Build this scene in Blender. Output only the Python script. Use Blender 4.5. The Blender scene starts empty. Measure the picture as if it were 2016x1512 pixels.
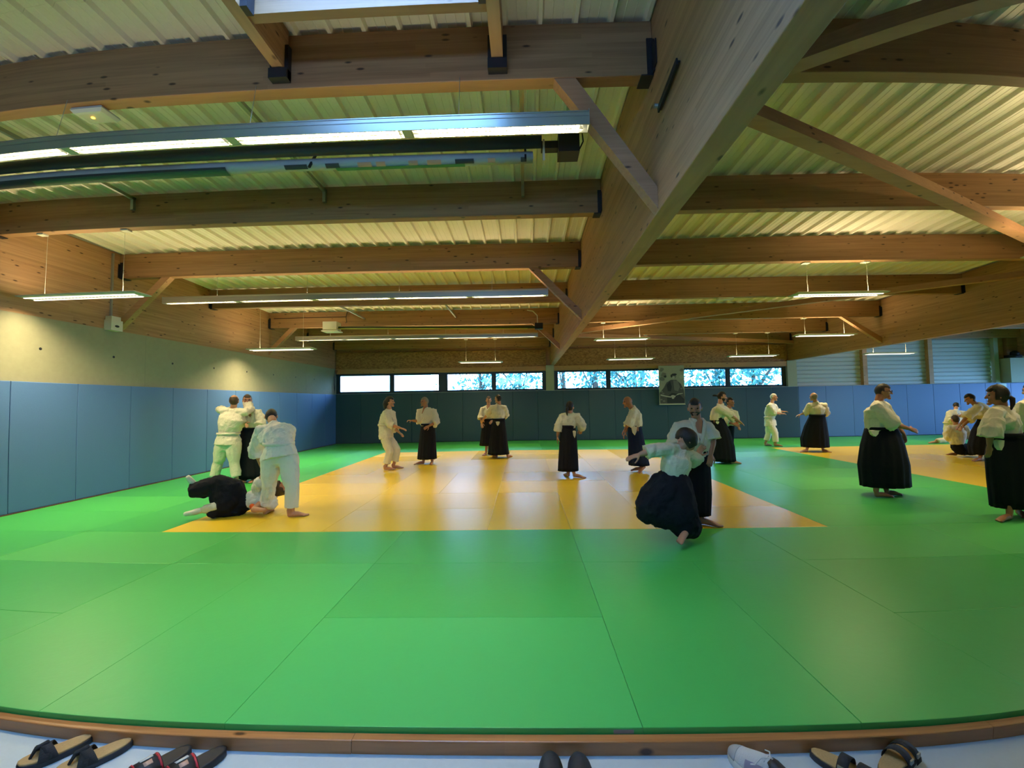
import bpy, math, random
from mathutils import Vector, Matrix, noise
V = Vector
PI = math.pi
rnd = random.Random(7)
S = bpy.context.scene
COL = S.collection

# ---------------------------------------------------------------- camera, world, exposure
K = (0.07112789647072043, -0.0006619560700300176, -5.733365014504607e-05, 1.6617800737993922e-06)
CX, CY = 5.16626, -1.09982
YAW, PITCH, ROLL, EYE = -0.0243433400722913, 0.046054586279817074, 0.016372088591570445, 1.5151294

def rot_cam(v):
    cr, sr = math.cos(ROLL), math.sin(ROLL)
    v = (cr*v[0]+sr*v[2], v[1], -sr*v[0]+cr*v[2])
    cp, sp = math.cos(PITCH), math.sin(PITCH)
    v = (v[0], cp*v[1]-sp*v[2], sp*v[1]+cp*v[2])
    cy, sy = math.cos(YAW), math.sin(YAW)
    return V((cy*v[0]+sy*v[1], -sy*v[0]+cy*v[1], v[2]))

def ray(px, py):
    dx, dy = px-1008-CX, -(py-756-CY)
    r = math.hypot(dx, dy)
    m = r*36/2016
    th = K[0]*m+K[1]*m**2+K[2]*m**3+K[3]*m**4
    s = math.sin(th)/max(r, 1e-9)
    return rot_cam((dx*s, math.cos(th), dy*s))
EYEP = V((0, 0, EYE))
def AY(px, py, y): v = ray(px, py); return EYEP+v*(y/v.y)
def AZ(px, py, z): v = ray(px, py); return EYEP+v*((z-EYE)/v.z)
def AX(px, py, x): v = ray(px, py); return EYEP+v*(x/v.x)

cd = bpy.data.cameras.new('camera')
cam = bpy.data.objects.new('camera', cd); COL.objects.link(cam); S.camera = cam
cd.type = 'PANO'; cd.panorama_type = 'FISHEYE_LENS_POLYNOMIAL'
cd.sensor_fit = 'HORIZONTAL'; cd.sensor_width = 36
cd.fisheye_fov = PI
cd.fisheye_polynomial_k0 = 0
cd.fisheye_polynomial_k1, cd.fisheye_polynomial_k2, cd.fisheye_polynomial_k3, cd.fisheye_polynomial_k4 = [-k for k in K]
cd.shift_x = -CX/2016; cd.shift_y = CY/2016
cd.clip_start = 0.05; cd.clip_end = 300
ex, ey, ez = rot_cam((1, 0, 0)), rot_cam((0, 1, 0)), rot_cam((0, 0, 1))
M = Matrix((ex, ez, -ey)).transposed().to_4x4(); M.translation = EYEP
cam.matrix_world = M

W = bpy.data.worlds.new('sky'); S.world = W; W.use_nodes = True
bg = W.node_tree.nodes['Background']
bg.inputs[0].default_value = (0.27, 0.53, 1.0, 1); bg.inputs[1].default_value = 19.0
S.view_settings.view_transform = 'Standard'; S.view_settings.look = 'None'
S.view_settings.gamma = 1; S.view_settings.use_curve_mapping = False
S.view_settings.exposure = 0.18
LAMP = (1.0, 0.80, 0.43)
LONG_W, SHORT_W, UP_W = 225, 62, 18
S.cycles.max_bounces = 8; S.cycles.diffuse_bounces = 4; S.cycles.glossy_bounces = 3
S.cycles.transparent_max_bounces = 12; S.cycles.sample_clamp_indirect = 4.0
S.cycles.caustics_reflective = False; S.cycles.caustics_refractive = False

# ---------------------------------------------------------------- materials
def new_mat(name):
    m = bpy.data.materials.new(name); m.use_nodes = True
    nt = m.node_tree
    return m, nt, nt.nodes['Principled BSDF'], nt.nodes, nt.links

def plain(name, c, rough=.6, metal=0, bump=0, bscale=60, var=0, spec=.5):
    m, nt, p, N, L = new_mat(name)
    p.inputs['Base Color'].default_value = (*c, 1); p.inputs['Roughness'].default_value = rough
    p.inputs['Metallic'].default_value = metal; p.inputs['Specular IOR Level'].default_value = spec
    if bump or var:
        tc = N.new('ShaderNodeTexCoord'); n = N.new('ShaderNodeTexNoise'); n.inputs['Scale'].default_value = bscale
        n.inputs['Detail'].default_value = 4
        L.new(tc.outputs['Object'], n.inputs['Vector'])
        if bump:
            b = N.new('ShaderNodeBump'); b.inputs['Strength'].default_value = bump; b.inputs['Distance'].default_value = .01
            L.new(n.outputs[0], b.inputs['Height']); L.new(b.outputs[0], p.inputs['Normal'])
        if var:
            mx = N.new('ShaderNodeMix'); mx.data_type = 'RGBA'
            mx.inputs[6].default_value = (*[x*(1-var) for x in c], 1); mx.inputs[7].default_value = (*[min(1, x*(1+var)) for x in c], 1)
            L.new(n.outputs[0], mx.inputs[0]); L.new(mx.outputs[2], p.inputs['Base Color'])
    return m

def emit(name, c, s):
    m, nt, p, N, L = new_mat(name)
    p.inputs['Base Color'].default_value = (0, 0, 0, 1)
    p.inputs['Emission Color'].default_value = (*c, 1); p.inputs['Emission Strength'].default_value = s
    return m

def wood(name, c, dark, axis, lam=.04, knots=True, lamdir=2, rough=.55):
    # laminated timber: grain runs along AXIS, laminations stacked along LAMDIR
    m, nt, p, N, L = new_mat(name)
    tc = N.new('ShaderNodeTexCoord'); mp = N.new('ShaderNodeMapping')
    sc = [9, 9, 9]; sc[axis] = .8; sc[lamdir] = 26
    mp.inputs['Scale'].default_value = sc
    L.new(tc.outputs['Object'], mp.inputs['Vector'])
    n = N.new('ShaderNodeTexNoise'); n.inputs['Scale'].default_value = 1.6; n.inputs['Detail'].default_value = 5; n.inputs['Distortion'].default_value = .6
    L.new(mp.outputs[0], n.inputs['Vector'])
    sep = N.new('ShaderNodeSeparateXYZ'); L.new(tc.outputs['Object'], sep.inputs[0])
    dv = N.new('ShaderNodeMath'); dv.operation = 'DIVIDE'; dv.inputs[1].default_value = lam
    L.new(sep.outputs[lamdir], dv.inputs[0])
    fl = N.new('ShaderNodeMath'); fl.operation = 'FLOOR'; L.new(dv.outputs[0], fl.inputs[0])
    # board length joints: floor((axis + lam*offset)/3.1)
    a2 = N.new('ShaderNodeMath'); a2.operation = 'MULTIPLY_ADD'; a2.inputs[1].default_value = 1.37
    L.new(fl.outputs[0], a2.inputs[0]); L.new(sep.outputs[axis], a2.inputs[2])
    a3 = N.new('ShaderNodeMath'); a3.operation = 'DIVIDE'; a3.inputs[1].default_value = 2.7; L.new(a2.outputs[0], a3.inputs[0])
    a4 = N.new('ShaderNodeMath'); a4.operation = 'FLOOR'; L.new(a3.outputs[0], a4.inputs[0])
    cmb = N.new('ShaderNodeCombineXYZ'); L.new(fl.outputs[0], cmb.inputs[0]); L.new(a4.outputs[0], cmb.inputs[1])
    wn = N.new('ShaderNodeTexWhiteNoise'); L.new(cmb.outputs[0], wn.inputs['Vector'])
    ad = N.new('ShaderNodeMath'); ad.operation = 'MULTIPLY_ADD'; ad.inputs[1].default_value = .28
    L.new(wn.outputs[0], ad.inputs[0]); L.new(n.outputs[0], ad.inputs[2])
    cr = N.new('ShaderNodeValToRGB')
    cr.color_ramp.elements[0].position = .3; cr.color_ramp.elements[0].color = (*dark, 1)
    cr.color_ramp.elements[1].position = .85; cr.color_ramp.elements[1].color = (*c, 1)
    L.new(ad.outputs[0], cr.inputs[0])
    out = cr.outputs[0]
    if knots:
        mk = N.new('ShaderNodeMapping'); ks = [6.5, 6.5, 6.5]; ks[axis] = 3.6; ks[lamdir] = 11.0
        mk.inputs['Scale'].default_value = ks; L.new(tc.outputs['Object'], mk.inputs['Vector'])
        vo = N.new('ShaderNodeTexVoronoi'); vo.inputs['Scale'].default_value = 1.0; L.new(mk.outputs[0], vo.inputs['Vector'])
        kr = N.new('ShaderNodeValToRGB'); kr.color_ramp.elements[0].position = .075; kr.color_ramp.elements[0].color = (1, 1, 1, 1)
        kr.color_ramp.elements[1].position = .15; kr.color_ramp.elements[1].color = (0, 0, 0, 1)
        L.new(vo.outputs['Distance'], kr.inputs[0])
        mx = N.new('ShaderNodeMix'); mx.data_type = 'RGBA'; mx.inputs[7].default_value = (dark[0]*.22, dark[1]*.18, dark[2]*.18, 1)
        L.new(kr.outputs[0], mx.inputs[0]); L.new(out, mx.inputs[6]); out = mx.outputs[2]
    L.new(out, p.inputs['Base Color']); p.inputs['Roughness'].default_value = rough
    b = N.new('ShaderNodeBump'); b.inputs['Strength'].default_value = .08; b.inputs['Distance'].default_value = .004
    L.new(n.outputs[0], b.inputs['Height']); L.new(b.outputs[0], p.inputs['Normal'])
    return m

def mat_vinyl(name, c, c2, sheen):
    # judo mat skin: woven-straw relief, each mat a little different in tone and gloss
    m, nt, p, N, L = new_mat(name)
    oi = N.new('ShaderNodeObjectInfo')
    mx = N.new('ShaderNodeMix'); mx.data_type = 'RGBA'
    mx.inputs[6].default_value = (*c, 1); mx.inputs[7].default_value = (*c2, 1)
    tc = N.new('ShaderNodeTexCoord'); n = N.new('ShaderNodeTexNoise'); n.inputs['Scale'].default_value = 3.5; n.inputs['Detail'].default_value = 6
    n.inputs['Distortion'].default_value = 1.2
    L.new(tc.outputs['Object'], n.inputs['Vector'])
    a = N.new('ShaderNodeMath'); a.operation = 'MULTIPLY_ADD'; a.inputs[1].default_value = .35
    L.new(n.outputs[0], a.inputs[0]); L.new(oi.outputs['Random'], a.inputs[2])
    L.new(a.outputs[0], mx.inputs[0]); L.new(mx.outputs[2], p.inputs['Base Color'])
    r = N.new('ShaderNodeMapRange'); r.inputs[3].default_value = sheen-.05; r.inputs[4].default_value = sheen+.08
    L.new(oi.outputs['Random'], r.inputs[0]); L.new(r.outputs[0], p.inputs['Roughness'])
    w = N.new('ShaderNodeTexNoise'); w.inputs['Scale'].default_value = 30; w.inputs['Detail'].default_value = 3
    L.new(tc.outputs['Object'], w.inputs['Vector'])
    b = N.new('ShaderNodeBump'); b.inputs['Strength'].default_value = .25; b.inputs['Distance'].default_value = .002
    L.new(w.outputs[0], b.inputs['Height'])
    b2 = N.new('ShaderNodeBump'); b2.inputs['Strength'].default_value = .2; b2.inputs['Distance'].default_value = .006
    L.new(n.outputs[0], b2.inputs['Height']); L.new(b.outputs[0], b2.inputs['Normal'])
    L.new(b2.outputs[0], p.inputs['Normal'])
    return m

M_GREEN = mat_vinyl('green vinyl', (.050, .43, .080), (.068, .49, .10), .34)
M_YELL = mat_vinyl('yellow vinyl', (.78, .53, .022), (.88, .61, .035), .29)
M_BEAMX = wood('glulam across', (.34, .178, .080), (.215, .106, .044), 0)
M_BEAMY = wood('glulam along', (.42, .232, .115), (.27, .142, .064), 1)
M_BRACE = wood('brace timber', (.41, .215, .11), (.31, .15, .07), 0, lam=.2)
M_BRACEZ = wood('trim timber', (.50, .28, .12), (.36, .18, .07), 0, lam=.3)
M_SILL = wood('stained sill', (.60, .245, .075), (.34, .125, .035), 0, lam=.3, lamdir=1, rough=.35)
M_DECK = plain('galvanised deck', (.84, .77, .66), .5, .0, .03, 40, .05)
M_STEEL = plain('galvanised steel', (.35, .36, .34), .45, .7)
M_BLACK = plain('black metal', (.012, .013, .02), .5, .2)
M_ALU = plain('aluminium housing', (.42, .45, .42), .35, .75)
M_LBODY = plain('lamp housing paint', (.50, .55, .44), .4, .1)
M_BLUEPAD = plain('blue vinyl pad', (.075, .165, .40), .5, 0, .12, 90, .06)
M_SHADEPAD = plain('shaded blue vinyl pad', (.024, .066, .115), .5, 0, .12, 90, .06)  # blue pad again, colour darkened to stand for shade on the far wall
M_CONC = plain('concrete', (.27, .26, .18), .8, 0, .15, 12, .10)
M_COL = plain('painted concrete', (.36, .37, .27), .7, 0, .05, 12, .04)
M_WHITE = plain('white plastic', (.62, .60, .50), .4)
M_FLOOR = plain('pale blue linoleum', (.62, .74, .84), .45, 0, .02, 50, .04)
M_BASE = plain('brown baseboard', (.12, .05, .035), .5)
M_SIDING = plain('white steel siding', (.42, .46, .44), .45, .1)
M_FRAME = plain('dark window frame', (.018, .035, .06), .45)
M_OSB = None

def osb():
    m, nt, p, N, L = new_mat('strand board')
    tc = N.new('ShaderNodeTexCoord')
    v = N.new('ShaderNodeTexVoronoi'); v.inputs['Scale'].default_value = 14; v.inputs['Randomness'].default_value = 1
    mp = N.new('ShaderNodeMapping'); mp.inputs['Scale'].default_value = (1, 1, 2.2); mp.inputs['Rotation'].default_value = (0, .5, 0)
    L.new(tc.outputs['Object'], mp.inputs[0]); L.new(mp.outputs[0], v.inputs['Vector'])
    cr = N.new('ShaderNodeValToRGB'); cr.color_ramp.elements[0].color = (.16, .07, .022, 1); cr.color_ramp.elements[1].color = (.42, .22, .08, 1)
    L.new(v.outputs['Color'], cr.inputs[0]); L.new(cr.outputs[0], p.inputs['Base Color']); p.inputs['Roughness'].default_value = .7
    return m
M_OSB = osb()

def glass():
    m = bpy.data.materials.new('window glass'); m.use_nodes = True
    nt = m.node_tree; nt.nodes.clear(); N = nt.nodes; L = nt.links
    t = N.new('ShaderNodeBsdfTransparent'); t.inputs[0].default_value = (.93, .97, .98, 1)
    g = N.new('ShaderNodeBsdfGlossy'); g.inputs['Roughness'].default_value = .03
    f = N.new('ShaderNodeFresnel'); f.inputs[0].default_value = 1.45
    x = N.new('ShaderNodeMixShader'); o = N.new('ShaderNodeOutputMaterial')
    L.new(f.outputs[0], x.inputs[0]); L.new(t.outputs[0], x.inputs[1]); L.new(g.outputs[0], x.inputs[2]); L.new(x.outputs[0], o.inputs[0])
    return m
M_GLASS = glass()

def cloth(name, c, c2, scale=8, strength=.5):
    m, nt, p, N, L = new_mat(name)
    tc = N.new('ShaderNodeTexCoord')
    n = N.new('ShaderNodeTexNoise'); n.inputs['Scale'].default_value = scale; n.inputs['Detail'].default_value = 3; n.inputs['Distortion'].default_value = 1.6
    L.new(tc.outputs['Object'], n.inputs['Vector'])
    w = N.new('ShaderNodeTexNoise'); w.inputs['Scale'].default_value = 240
    L.new(tc.outputs['Object'], w.inputs['Vector'])
    mx = N.new('ShaderNodeMix'); mx.data_type = 'RGBA'; mx.inputs[6].default_value = (*c, 1); mx.inputs[7].default_value = (*c2, 1)
    L.new(w.outputs[0], mx.inputs[0]); L.new(mx.outputs[2], p.inputs['Base Color'])
    b = N.new('ShaderNodeBump'); b.inputs['Strength'].default_value = strength; b.inputs['Distance'].default_value = .03
    L.new(n.outputs[0], b.inputs['Height']); L.new(b.outputs[0], p.inputs['Normal'])
    p.inputs['Roughness'].default_value = .9; p.inputs['Specular IOR Level'].default_value = .2
    return m
M_GI = cloth('white cotton', (.70, .66, .52), (.84, .80, .66))
M_GI2 = cloth('bright white cotton', (.80, .79, .72), (.90, .89, .82))
M_HAK = cloth('black hakama cloth', (.006, .007, .011), (.012, .014, .022), 5, .3)
M_NAVY = cloth('navy hakama cloth', (.008, .016, .05), (.015, .028, .08), 5, .3)
M_ORANGE = cloth('orange cotton', (.65, .10, .02), (.75, .14, .03))
M_SKIN = plain('light skin', (.50, .25, .15), .5, 0, .05, 40, .06)
M_SKIN2 = plain('tanned skin', (.38, .17, .09), .5, 0, .05, 40, .06)
M_HDARK = plain('dark hair', (.012, .009, .008), .55, 0, .5, 90)
M_HBROWN = plain('brown hair', (.05, .028, .016), .6, 0, .5, 90)
M_HGREY = plain('grey hair', (.22, .19, .15), .6, 0, .5, 90)
M_HWHITE = plain('white hair', (.75, .75, .72), .6, 0, .5, 90)
M_EYE = plain('eye', (.02, .015, .012), .2)
M_LIP = plain('lips', (.30, .10, .075), .5)
M_SOCK = cloth('white sock', (.75, .74, .66), (.85, .84, .76))

# ---------------------------------------------------------------- mesh helpers
class MB:
    def __init__(s): s.v = []; s.f = []
    def add(s, vs, fs):
        o = len(s.v); s.v += [tuple(v) for v in vs]; s.f += [tuple(i+o for i in f) for f in fs]
    def box(s, x0, x1, y0, y1, z0, z1, zs=0.0):
        # zs: extra height difference of the far (y1) end
        vs = [(x, y, z+(zs if y == y1 else 0)) for z in (z0, z1) for y in (y0, y1) for x in (x0, x1)]
        s.add(vs, [(0, 2, 3, 1), (4, 5, 7, 6), (0, 1, 5, 4), (2, 6, 7, 3), (0, 4, 6, 2), (1, 3, 7, 5)])
    def bar(s, a, b, w, h, up=V((0, 0, 1))):
        a, b = V(a), V(b); d = (b-a).normalized(); sd = d.cross(up).normalized(); u = sd.cross(d).normalized()
        vs = []
        for c in (a, b):
            for i, j in ((-1, -1), (1, -1), (1, 1), (-1, 1)): vs.append(c+sd*(i*w/2)+u*(j*h/2))
        s.add(vs, [(0, 1, 2, 3), (7, 6, 5, 4), (0, 4, 5, 1), (1, 5, 6, 2), (2, 6, 7, 3), (3, 7, 4, 0)])
    def rings(s, rings, close=True):
        n = len(rings[0]); o = len(s.v)
        for r in rings: s.v += [tuple(p) for p in r]
        for k in range(len(rings)-1):
            for i in range(n):
                j = (i+1) % n
                s.f.append((o+k*n+i, o+k*n+j, o+(k+1)*n+j, o+(k+1)*n+i))
        if close:
            s.f.append(tuple(o+i for i in range(n))[::-1]); s.f.append(tuple(o+(len(rings)-1)*n+i for i in range(n)))
    def tube(s, pts, rad, n=8, cap=True, flat=None, side=None):
        # round (or elliptical: flat = list of second radii, side = axis of the first) tube through pts, rounded ends
        pts = [V(p) for p in pts]; R = list(rad) if hasattr(rad, '__len__') else [rad]*len(pts)
        F = list(flat) if flat is not None else R[:]
        T = []
        for i in range(len(pts)):
            t = (pts[min(i+1, len(pts)-1)]-pts[max(i-1, 0)])
            T.append(t.normalized() if t.length > 1e-9 else V((0, 0, 1)))
        u = V(side) if side is not None else (V((0, 0, 1)).cross(T[0]) if abs(T[0].z) < .9 else V((1, 0, 0)).cross(T[0]))
        rr = []
        P2, R2, F2, T2 = pts[:], R[:], F[:], T[:]
        if cap:
            P2 = [pts[0]-T[0]*R[0]*.75, pts[0]-T[0]*R[0]*.5]+pts+[pts[-1]+T[-1]*R[-1]*.5, pts[-1]+T[-1]*R[-1]*.75]
            R2 = [R[0]*.35, R[0]*.8]+R+[R[-1]*.8, R[-1]*.35]; F2 = [F[0]*.35, F[0]*.8]+F+[F[-1]*.8, F[-1]*.35]
            T2 = [T[0]]*2+T+[T[-1]]*2
        for p, r, f, t in zip(P2, R2, F2, T2):
            w = u-t*u.dot(t)
            if w.length < 1e-4: w = V((1, 0, 0))-t*t.x
            w.normalize(); q = t.cross(w)
            rr.append([p+w*(math.cos(a)*r)+q*(math.sin(a)*f) for a in [2*PI*i/n for i in range(n)]])
            if side is None: u = w
        s.rings(rr)
    def ball(s, c, rx, ry=None, rz=None, n=10, m=7, ax=None):
        ry = ry or rx; rz = rz or rx; c = V(c); ax = ax or (V((1, 0, 0)), V((0, 1, 0)), V((0, 0, 1)))
        rr = []
        for k in range(m):
            a = -PI/2+PI*(k+.5)/m
            rr.append([c+ax[0]*(rx*math.cos(a)*math.cos(2*PI*i/n))+ax[1]*(ry*math.cos(a)*math.sin(2*PI*i/n))+ax[2]*(rz*math.sin(a)) for i in range(n)])
        s.rings(rr)
    def cyl(s, a, b, r, n=12): s.tube([a, b], r, n, cap=False)
    def mesh(s, name):
        me = bpy.data.meshes.new(name); me.from_pydata(s.v, [], s.f); me.validate(); me.update(); return me
    def build(s, name, mat, parent=None, smooth=False, recalc=True):
        me = s.mesh(name)
        if recalc:
            import bmesh
            bm = bmesh.new(); bm.from_mesh(me); bmesh.ops.recalc_face_normals(bm, faces=bm.faces); bm.to_mesh(me); bm.free()
        me.materials.append(mat)
        if smooth: me.polygons.foreach_set('use_smooth', [True]*len(me.polygons))
        return link(name, me, parent)

def link(name, me, parent=None):
    o = bpy.data.objects.new(name, me); COL.objects.link(o)
    if parent is not None: o.parent = parent; o.matrix_parent_inverse = parent.matrix_world.inverted()
    return o
def thing(name, label, cat, loc=(0, 0, 0), group=None, kind=None):
    o = bpy.data.objects.new(name, None); COL.objects.link(o); o.location = loc; o.empty_display_size = .1
    o.matrix_world = Matrix.Translation(V(loc))
    return tag(o, label, cat, group, kind)
def tag(o, label=None, cat=None, group=None, kind=None):
    if label: o['label'] = label
    if cat: o['category'] = cat
    if group: o['group'] = group
    if kind: o['kind'] = kind
    return o
def struct(o, label=None, cat=None): return tag(o, label, cat, None, 'structure')

def solid(mb, name, mat, parent, voxel=.007, ratio=.35, smooth_it=3, post=None):
    """Fuse overlapping closed pieces into one continuous surface."""
    me = mb.mesh(name); tmp = bpy.data.objects.new('tmp', me); COL.objects.link(tmp)
    r = tmp.modifiers.new('r', 'REMESH'); r.mode = 'VOXEL'; r.voxel_size = voxel
    if smooth_it:
        q = tmp.modifiers.new('s', 'SMOOTH'); q.factor = .5; q.iterations = smooth_it
    if ratio < 1:
        d = tmp.modifiers.new('d', 'DECIMATE'); d.ratio = ratio
    dg = bpy.context.evaluated_depsgraph_get()
    m2 = bpy.data.meshes.new_from_object(tmp.evaluated_get(dg))
    bpy.data.objects.remove(tmp); bpy.data.meshes.remove(me)
    m2.name = name; m2.materials.clear(); m2.materials.append(mat)
    if post: post(m2)
    m2.polygons.foreach_set('use_smooth', [True]*len(m2.polygons)); m2.update()
    return link(name, m2, parent)

# ---------------------------------------------------------------- key dimensions (metres, z = 0 on the mats)
XL, X1, X2, X3 = -7.52, 1.05, 10.31, 19.4      # left wall, faces of the two great beams, third bay
YF, YM, YS = 16.2, 1.985, 1.935                # far wall, front edge of the mats, front of the wooden sill
ZF = -.09                                      # lower floor
def ZB(y): return 4.165-.0278*y                # underside of the cross beams
BH = .46
def ZD(y): return ZB(y)+BH                     # underside of the roof deck
XR, YB = 21.5, -2.6
BEAMS_Y = [.93, 3.15, 5.39, 7.38, 9.65, 11.97, 14.13, 16.08]

# ---------------------------------------------------------------- the setting: floor and mats
mb = MB(); mb.box(XL-.6, XR, YB, YF+.6, ZF-.1, ZF); floor = mb.build('floor', M_FLOOR)
struct(floor, 'pale blue smooth floor carrying the mats, visible in front of the sill', 'floor')
MG = {}
def mat_mesh(w, d, yel):
    k = (w, d, yel)
    if k not in MG:
        mb = MB(); g = .0010; e = .0022; x, y = w/2-g, d/2-g
        def ring(i, z): return [(-x+i, -y+i, z), (x-i, -y+i, z), (x-i, y-i, z), (-x+i, y-i, z)]
        mb.rings([ring(0, -.044), ring(0, -e), ring(e*.4, -e*.3), ring(e*1.4, 0)])
        me = mb.mesh('mat'); me.materials.append(M_YELL if yel else M_GREEN); MG[k] = me
    return MG[k]
nm = 0
def put_mat(x0, x1, y0, y1, yel=False):
    global nm
    o = bpy.data.objects.new('floor_mat', mat_mesh(round(x1-x0, 3), round(y1-y0, 3), yel)); COL.objects.link(o)
    o.parent = floor; o.location = ((x0+x1)/2, (y0+y1)/2, rnd.uniform(-.0012, 0)); nm += 1
    if yel and nm % 1 == 0: o['label'] = 'yellow mat'
def block(x0, x1, y0, y1, vert, yel=False):
    """a block of mats laid 1 x 2 m, lengthwise away from us (vert) or across"""
    if vert:
        n = max(1, round(x1-x0)); w = (x1-x0)/n
        for i in range(n): put_mat(x0+i*w, x0+(i+1)*w, y0, y1, yel)
    else:
        n = max(1, round(y1-y0)); w = (y1-y0)/n
        for i in range(n): put_mat(x0, x1, y0+i*w, y0+(i+1)*w, yel)
Y0 = YM
XG = [XL, -5.48, -3.47, -1.467, .52, 2.56, 4.56, 6.56, 8.56, 10.56, 12.56, 14.56, 16.56, 18.56, 21.5]
for i in range(len(XG)-1):
    block(XG[i], XG[i+1], Y0, Y0+2, (i % 2 == 0) == True and i not in () )
    put_mat(XG[i], XG[i+1], Y0+2, Y0+3)
Y1 = Y0+3
XY = [-4.48, -2.48, -.48, 1.52, 3.535]
for r in range(4):
    for c in range(4):
        block(XY[c], XY[c+1], Y1+2*r, Y1+2*r+2, (r+c) % 2 == 0, True)
    block(-5.48, -4.48, Y1+2*r, Y1+2*r+2, True)
    block(XL, -5.48, Y1+2*r, Y1+2*r+2, r % 2 == 1)
    block(3.535, 5.53, Y1+2*r, Y1+2*r+2, r % 2 == 1)
    block(5.53, 7.53, Y1+2*r, Y1+2*r+2, r % 2 == 0)
    for c in range(4):
        block(7.53+2*c, 9.53+2*c, Y1+2*r, Y1+2*r+2, (r+c) % 2 == 1, True)
    for c in range(3):
        block(15.53+2*c, 17.53+2*c-.03*(c > 1), Y1+2*r, Y1+2*r+2, (r+c) % 2 == 1)
Y2 = Y1+8
XQ = [XL, -5.48, -3.48, -1.48, .52, 2.52, 4.52, 6.52, 8.52, 10.52, 12.52, 14.52, 16.52, 18.52, 21.5]
for i in range(len(XQ)-1):
    block(XQ[i], XQ[i+1], Y2, Y2+2, i % 2 == 0)
    put_mat(XQ[i], XQ[i+1], Y2+2, YF-.04)

# wooden sill in front of the mats: boards butt-jointed
sill = thing('trim_1', 'reddish stained wooden sill board along the front edge of the mats', 'sill', (0, YS, -.06), kind='structure')
xs = [-9, -3.6, -.826, 2.15, 5.2, 9.2, 14, XR]
for a, b in zip(xs, xs[1:]):
    m = MB(); w = YM-.002-YS; dy = rnd.uniform(-.002, .002)
    r = .006
    prof = [(YS+dy, ZF+.0005), (YS+dy, -.028-r), (YS+dy+r*.3, -.028-r*.3), (YS+dy+r, -.028), (YM-.004, -.028), (YM-.004, ZF+.0005)]
    m.rings([[(a+.001, y, z) for y, z in prof], [(b-.001, y, z) for y, z in prof]])
    m.build('board', M_SILL, sill)

# ---------------------------------------------------------------- left wall
lw = MB(); lw.box(XL-.45, XL-.03, YB, YF+.5, ZF, 2.965)
wl = struct(lw.build('wall_left', M_CONC), 'grey-green exposed concrete wall with tie holes above the blue pads', 'wall')
h = MB()
for y in (2.5, 3.7, 4.9, 6.1, 7.3, 8.6, 9.8, 11.0, 12.2, 13.4, 14.6): h.tube([(XL-.035, y, 2.47), (XL-.027, y, 2.47)], .022, 10, cap=False)
h.build('tie_hole', M_BLACK, wl)['kind'] = 'stuff'
h = MB()
for y in (7.95, 14.05): h.box(XL-.031, XL-.0285, y-.003, y+.003, 1.95, 2.964)
h.build('joint', plain('joint shade', (.22, .22, .17), .9), wl)
def pads(parent, n0, n1, horiz, fixed, mat, ztop, w=.985, x0=0):
    for i in range(n0, n1):
        a = x0+i*w; b = a+w-.006; m = MB(); e = .012
        t = .045
        def P(u, d, z): return (u, fixed-d, z) if horiz else (fixed+d, u, z)
        def ring(i_, d): return [P(a+i_, d, .012+i_), P(b-i_, d, .012+i_), P(b-i_, d, ztop-i_), P(a+i_, d, ztop-i_)]
        m.rings([ring(0, 0), ring(0, t-.008), ring(.003, t-.002), ring(e, t)])
        m.build('wall_pad', mat, parent)
pads(wl, -4, 11, False, XL-.03, M_BLUEPAD, 1.945, .965, 5.69)
m = MB(); m.box(XL-.03, XL+.035, YM, YF, -.005, .011); bl = struct(m.build('baseboard_left', M_BASE), 'thin brown strip between the left wall pads and the mats', 'baseboard')

# the laminated timber beam lying on the left wall
m = MB(); m.box(XL-.22, XL-.04, YB, YF+.3, 2.966, 3.74, 0); lb = struct(m.build('trim_2', M_BEAMY), 'deep laminated timber beam lying on top of the left concrete wall', 'beam')
m = MB(); m.box(XL-.22, XL-.042, YB, YF+.3, 3.7425, 4.9); m.build('upper_lamination', M_BEAMY, lb)
m = MB(); m.box(XL-.042, XL-.034, YB, YF, 3.733, 3.741); m.build('cable_strip', M_BRACE, lb)

# ---------------------------------------------------------------- far wall
fw = thing('wall_far', 'far wall: blue pads darkened in colour for shade below, window band, strand board and timber above', 'wall', (0, YF+.2, 0), kind='structure')
m = MB(); m.box(XL-.4, XR, YF+.05, YF+.35, ZF, 1.965); m.build('lower_wall', M_CONC, fw)
pads(fw, 0, 18, True, YF+.045, M_SHADEPAD, 1.955, 1.0055, XL)
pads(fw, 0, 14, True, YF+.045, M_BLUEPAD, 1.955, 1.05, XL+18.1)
for a, b in ((XL-.02, .87), (1.2, 10.19)):
    m = MB(); m.box(a, b, YF+.02, YF+.16, 2.76, 2.945); m.build('fascia', M_BRACEZ, fw)
    n = 4 if a < 0 else 4
    w = (b-a)/n
    for i in range(n):
        m = MB(); m.box(a+i*w+.002, a+(i+1)*w-.002, YF+.06, YF+.16, 2.946, 3.62); m.build('panel', M_OSB, fw)
    m = MB(); m.box(a if a > 0 else XL-.3, b if a > 0 else 1.2, YF+.16, YF+.3, 2.9, 4.8); m.build('backing', M_BRACEZ, fw)
m = MB(); m.box(10.19, XR, YF+.16, YF+.3, 2.85, 4.8); m.build('backing', M_BRACEZ, fw)
m = MB(); m.box(10.5, 18.95, YF+.0, YF+.14, 3.72, 4.6); m.build('fascia', M_BEAMX, fw)
m = MB(); m.box(XL-.02, 18.6, YF-.002, YF+.03, 1.957, 1.972); m.build('ledge', plain('grey ledge', (.35, .42, .5), .5), fw)
def column(x0, x1, z1, lab):
    m = MB(); m.box(x0, x1, YF+.005, YF+.35, 1.0, z1); return struct(m.build('trim_3', M_COL), lab, 'column')
column(XL-.38, XL-.05, 2.97, 'pale corner column at the left end of the window band')
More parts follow.
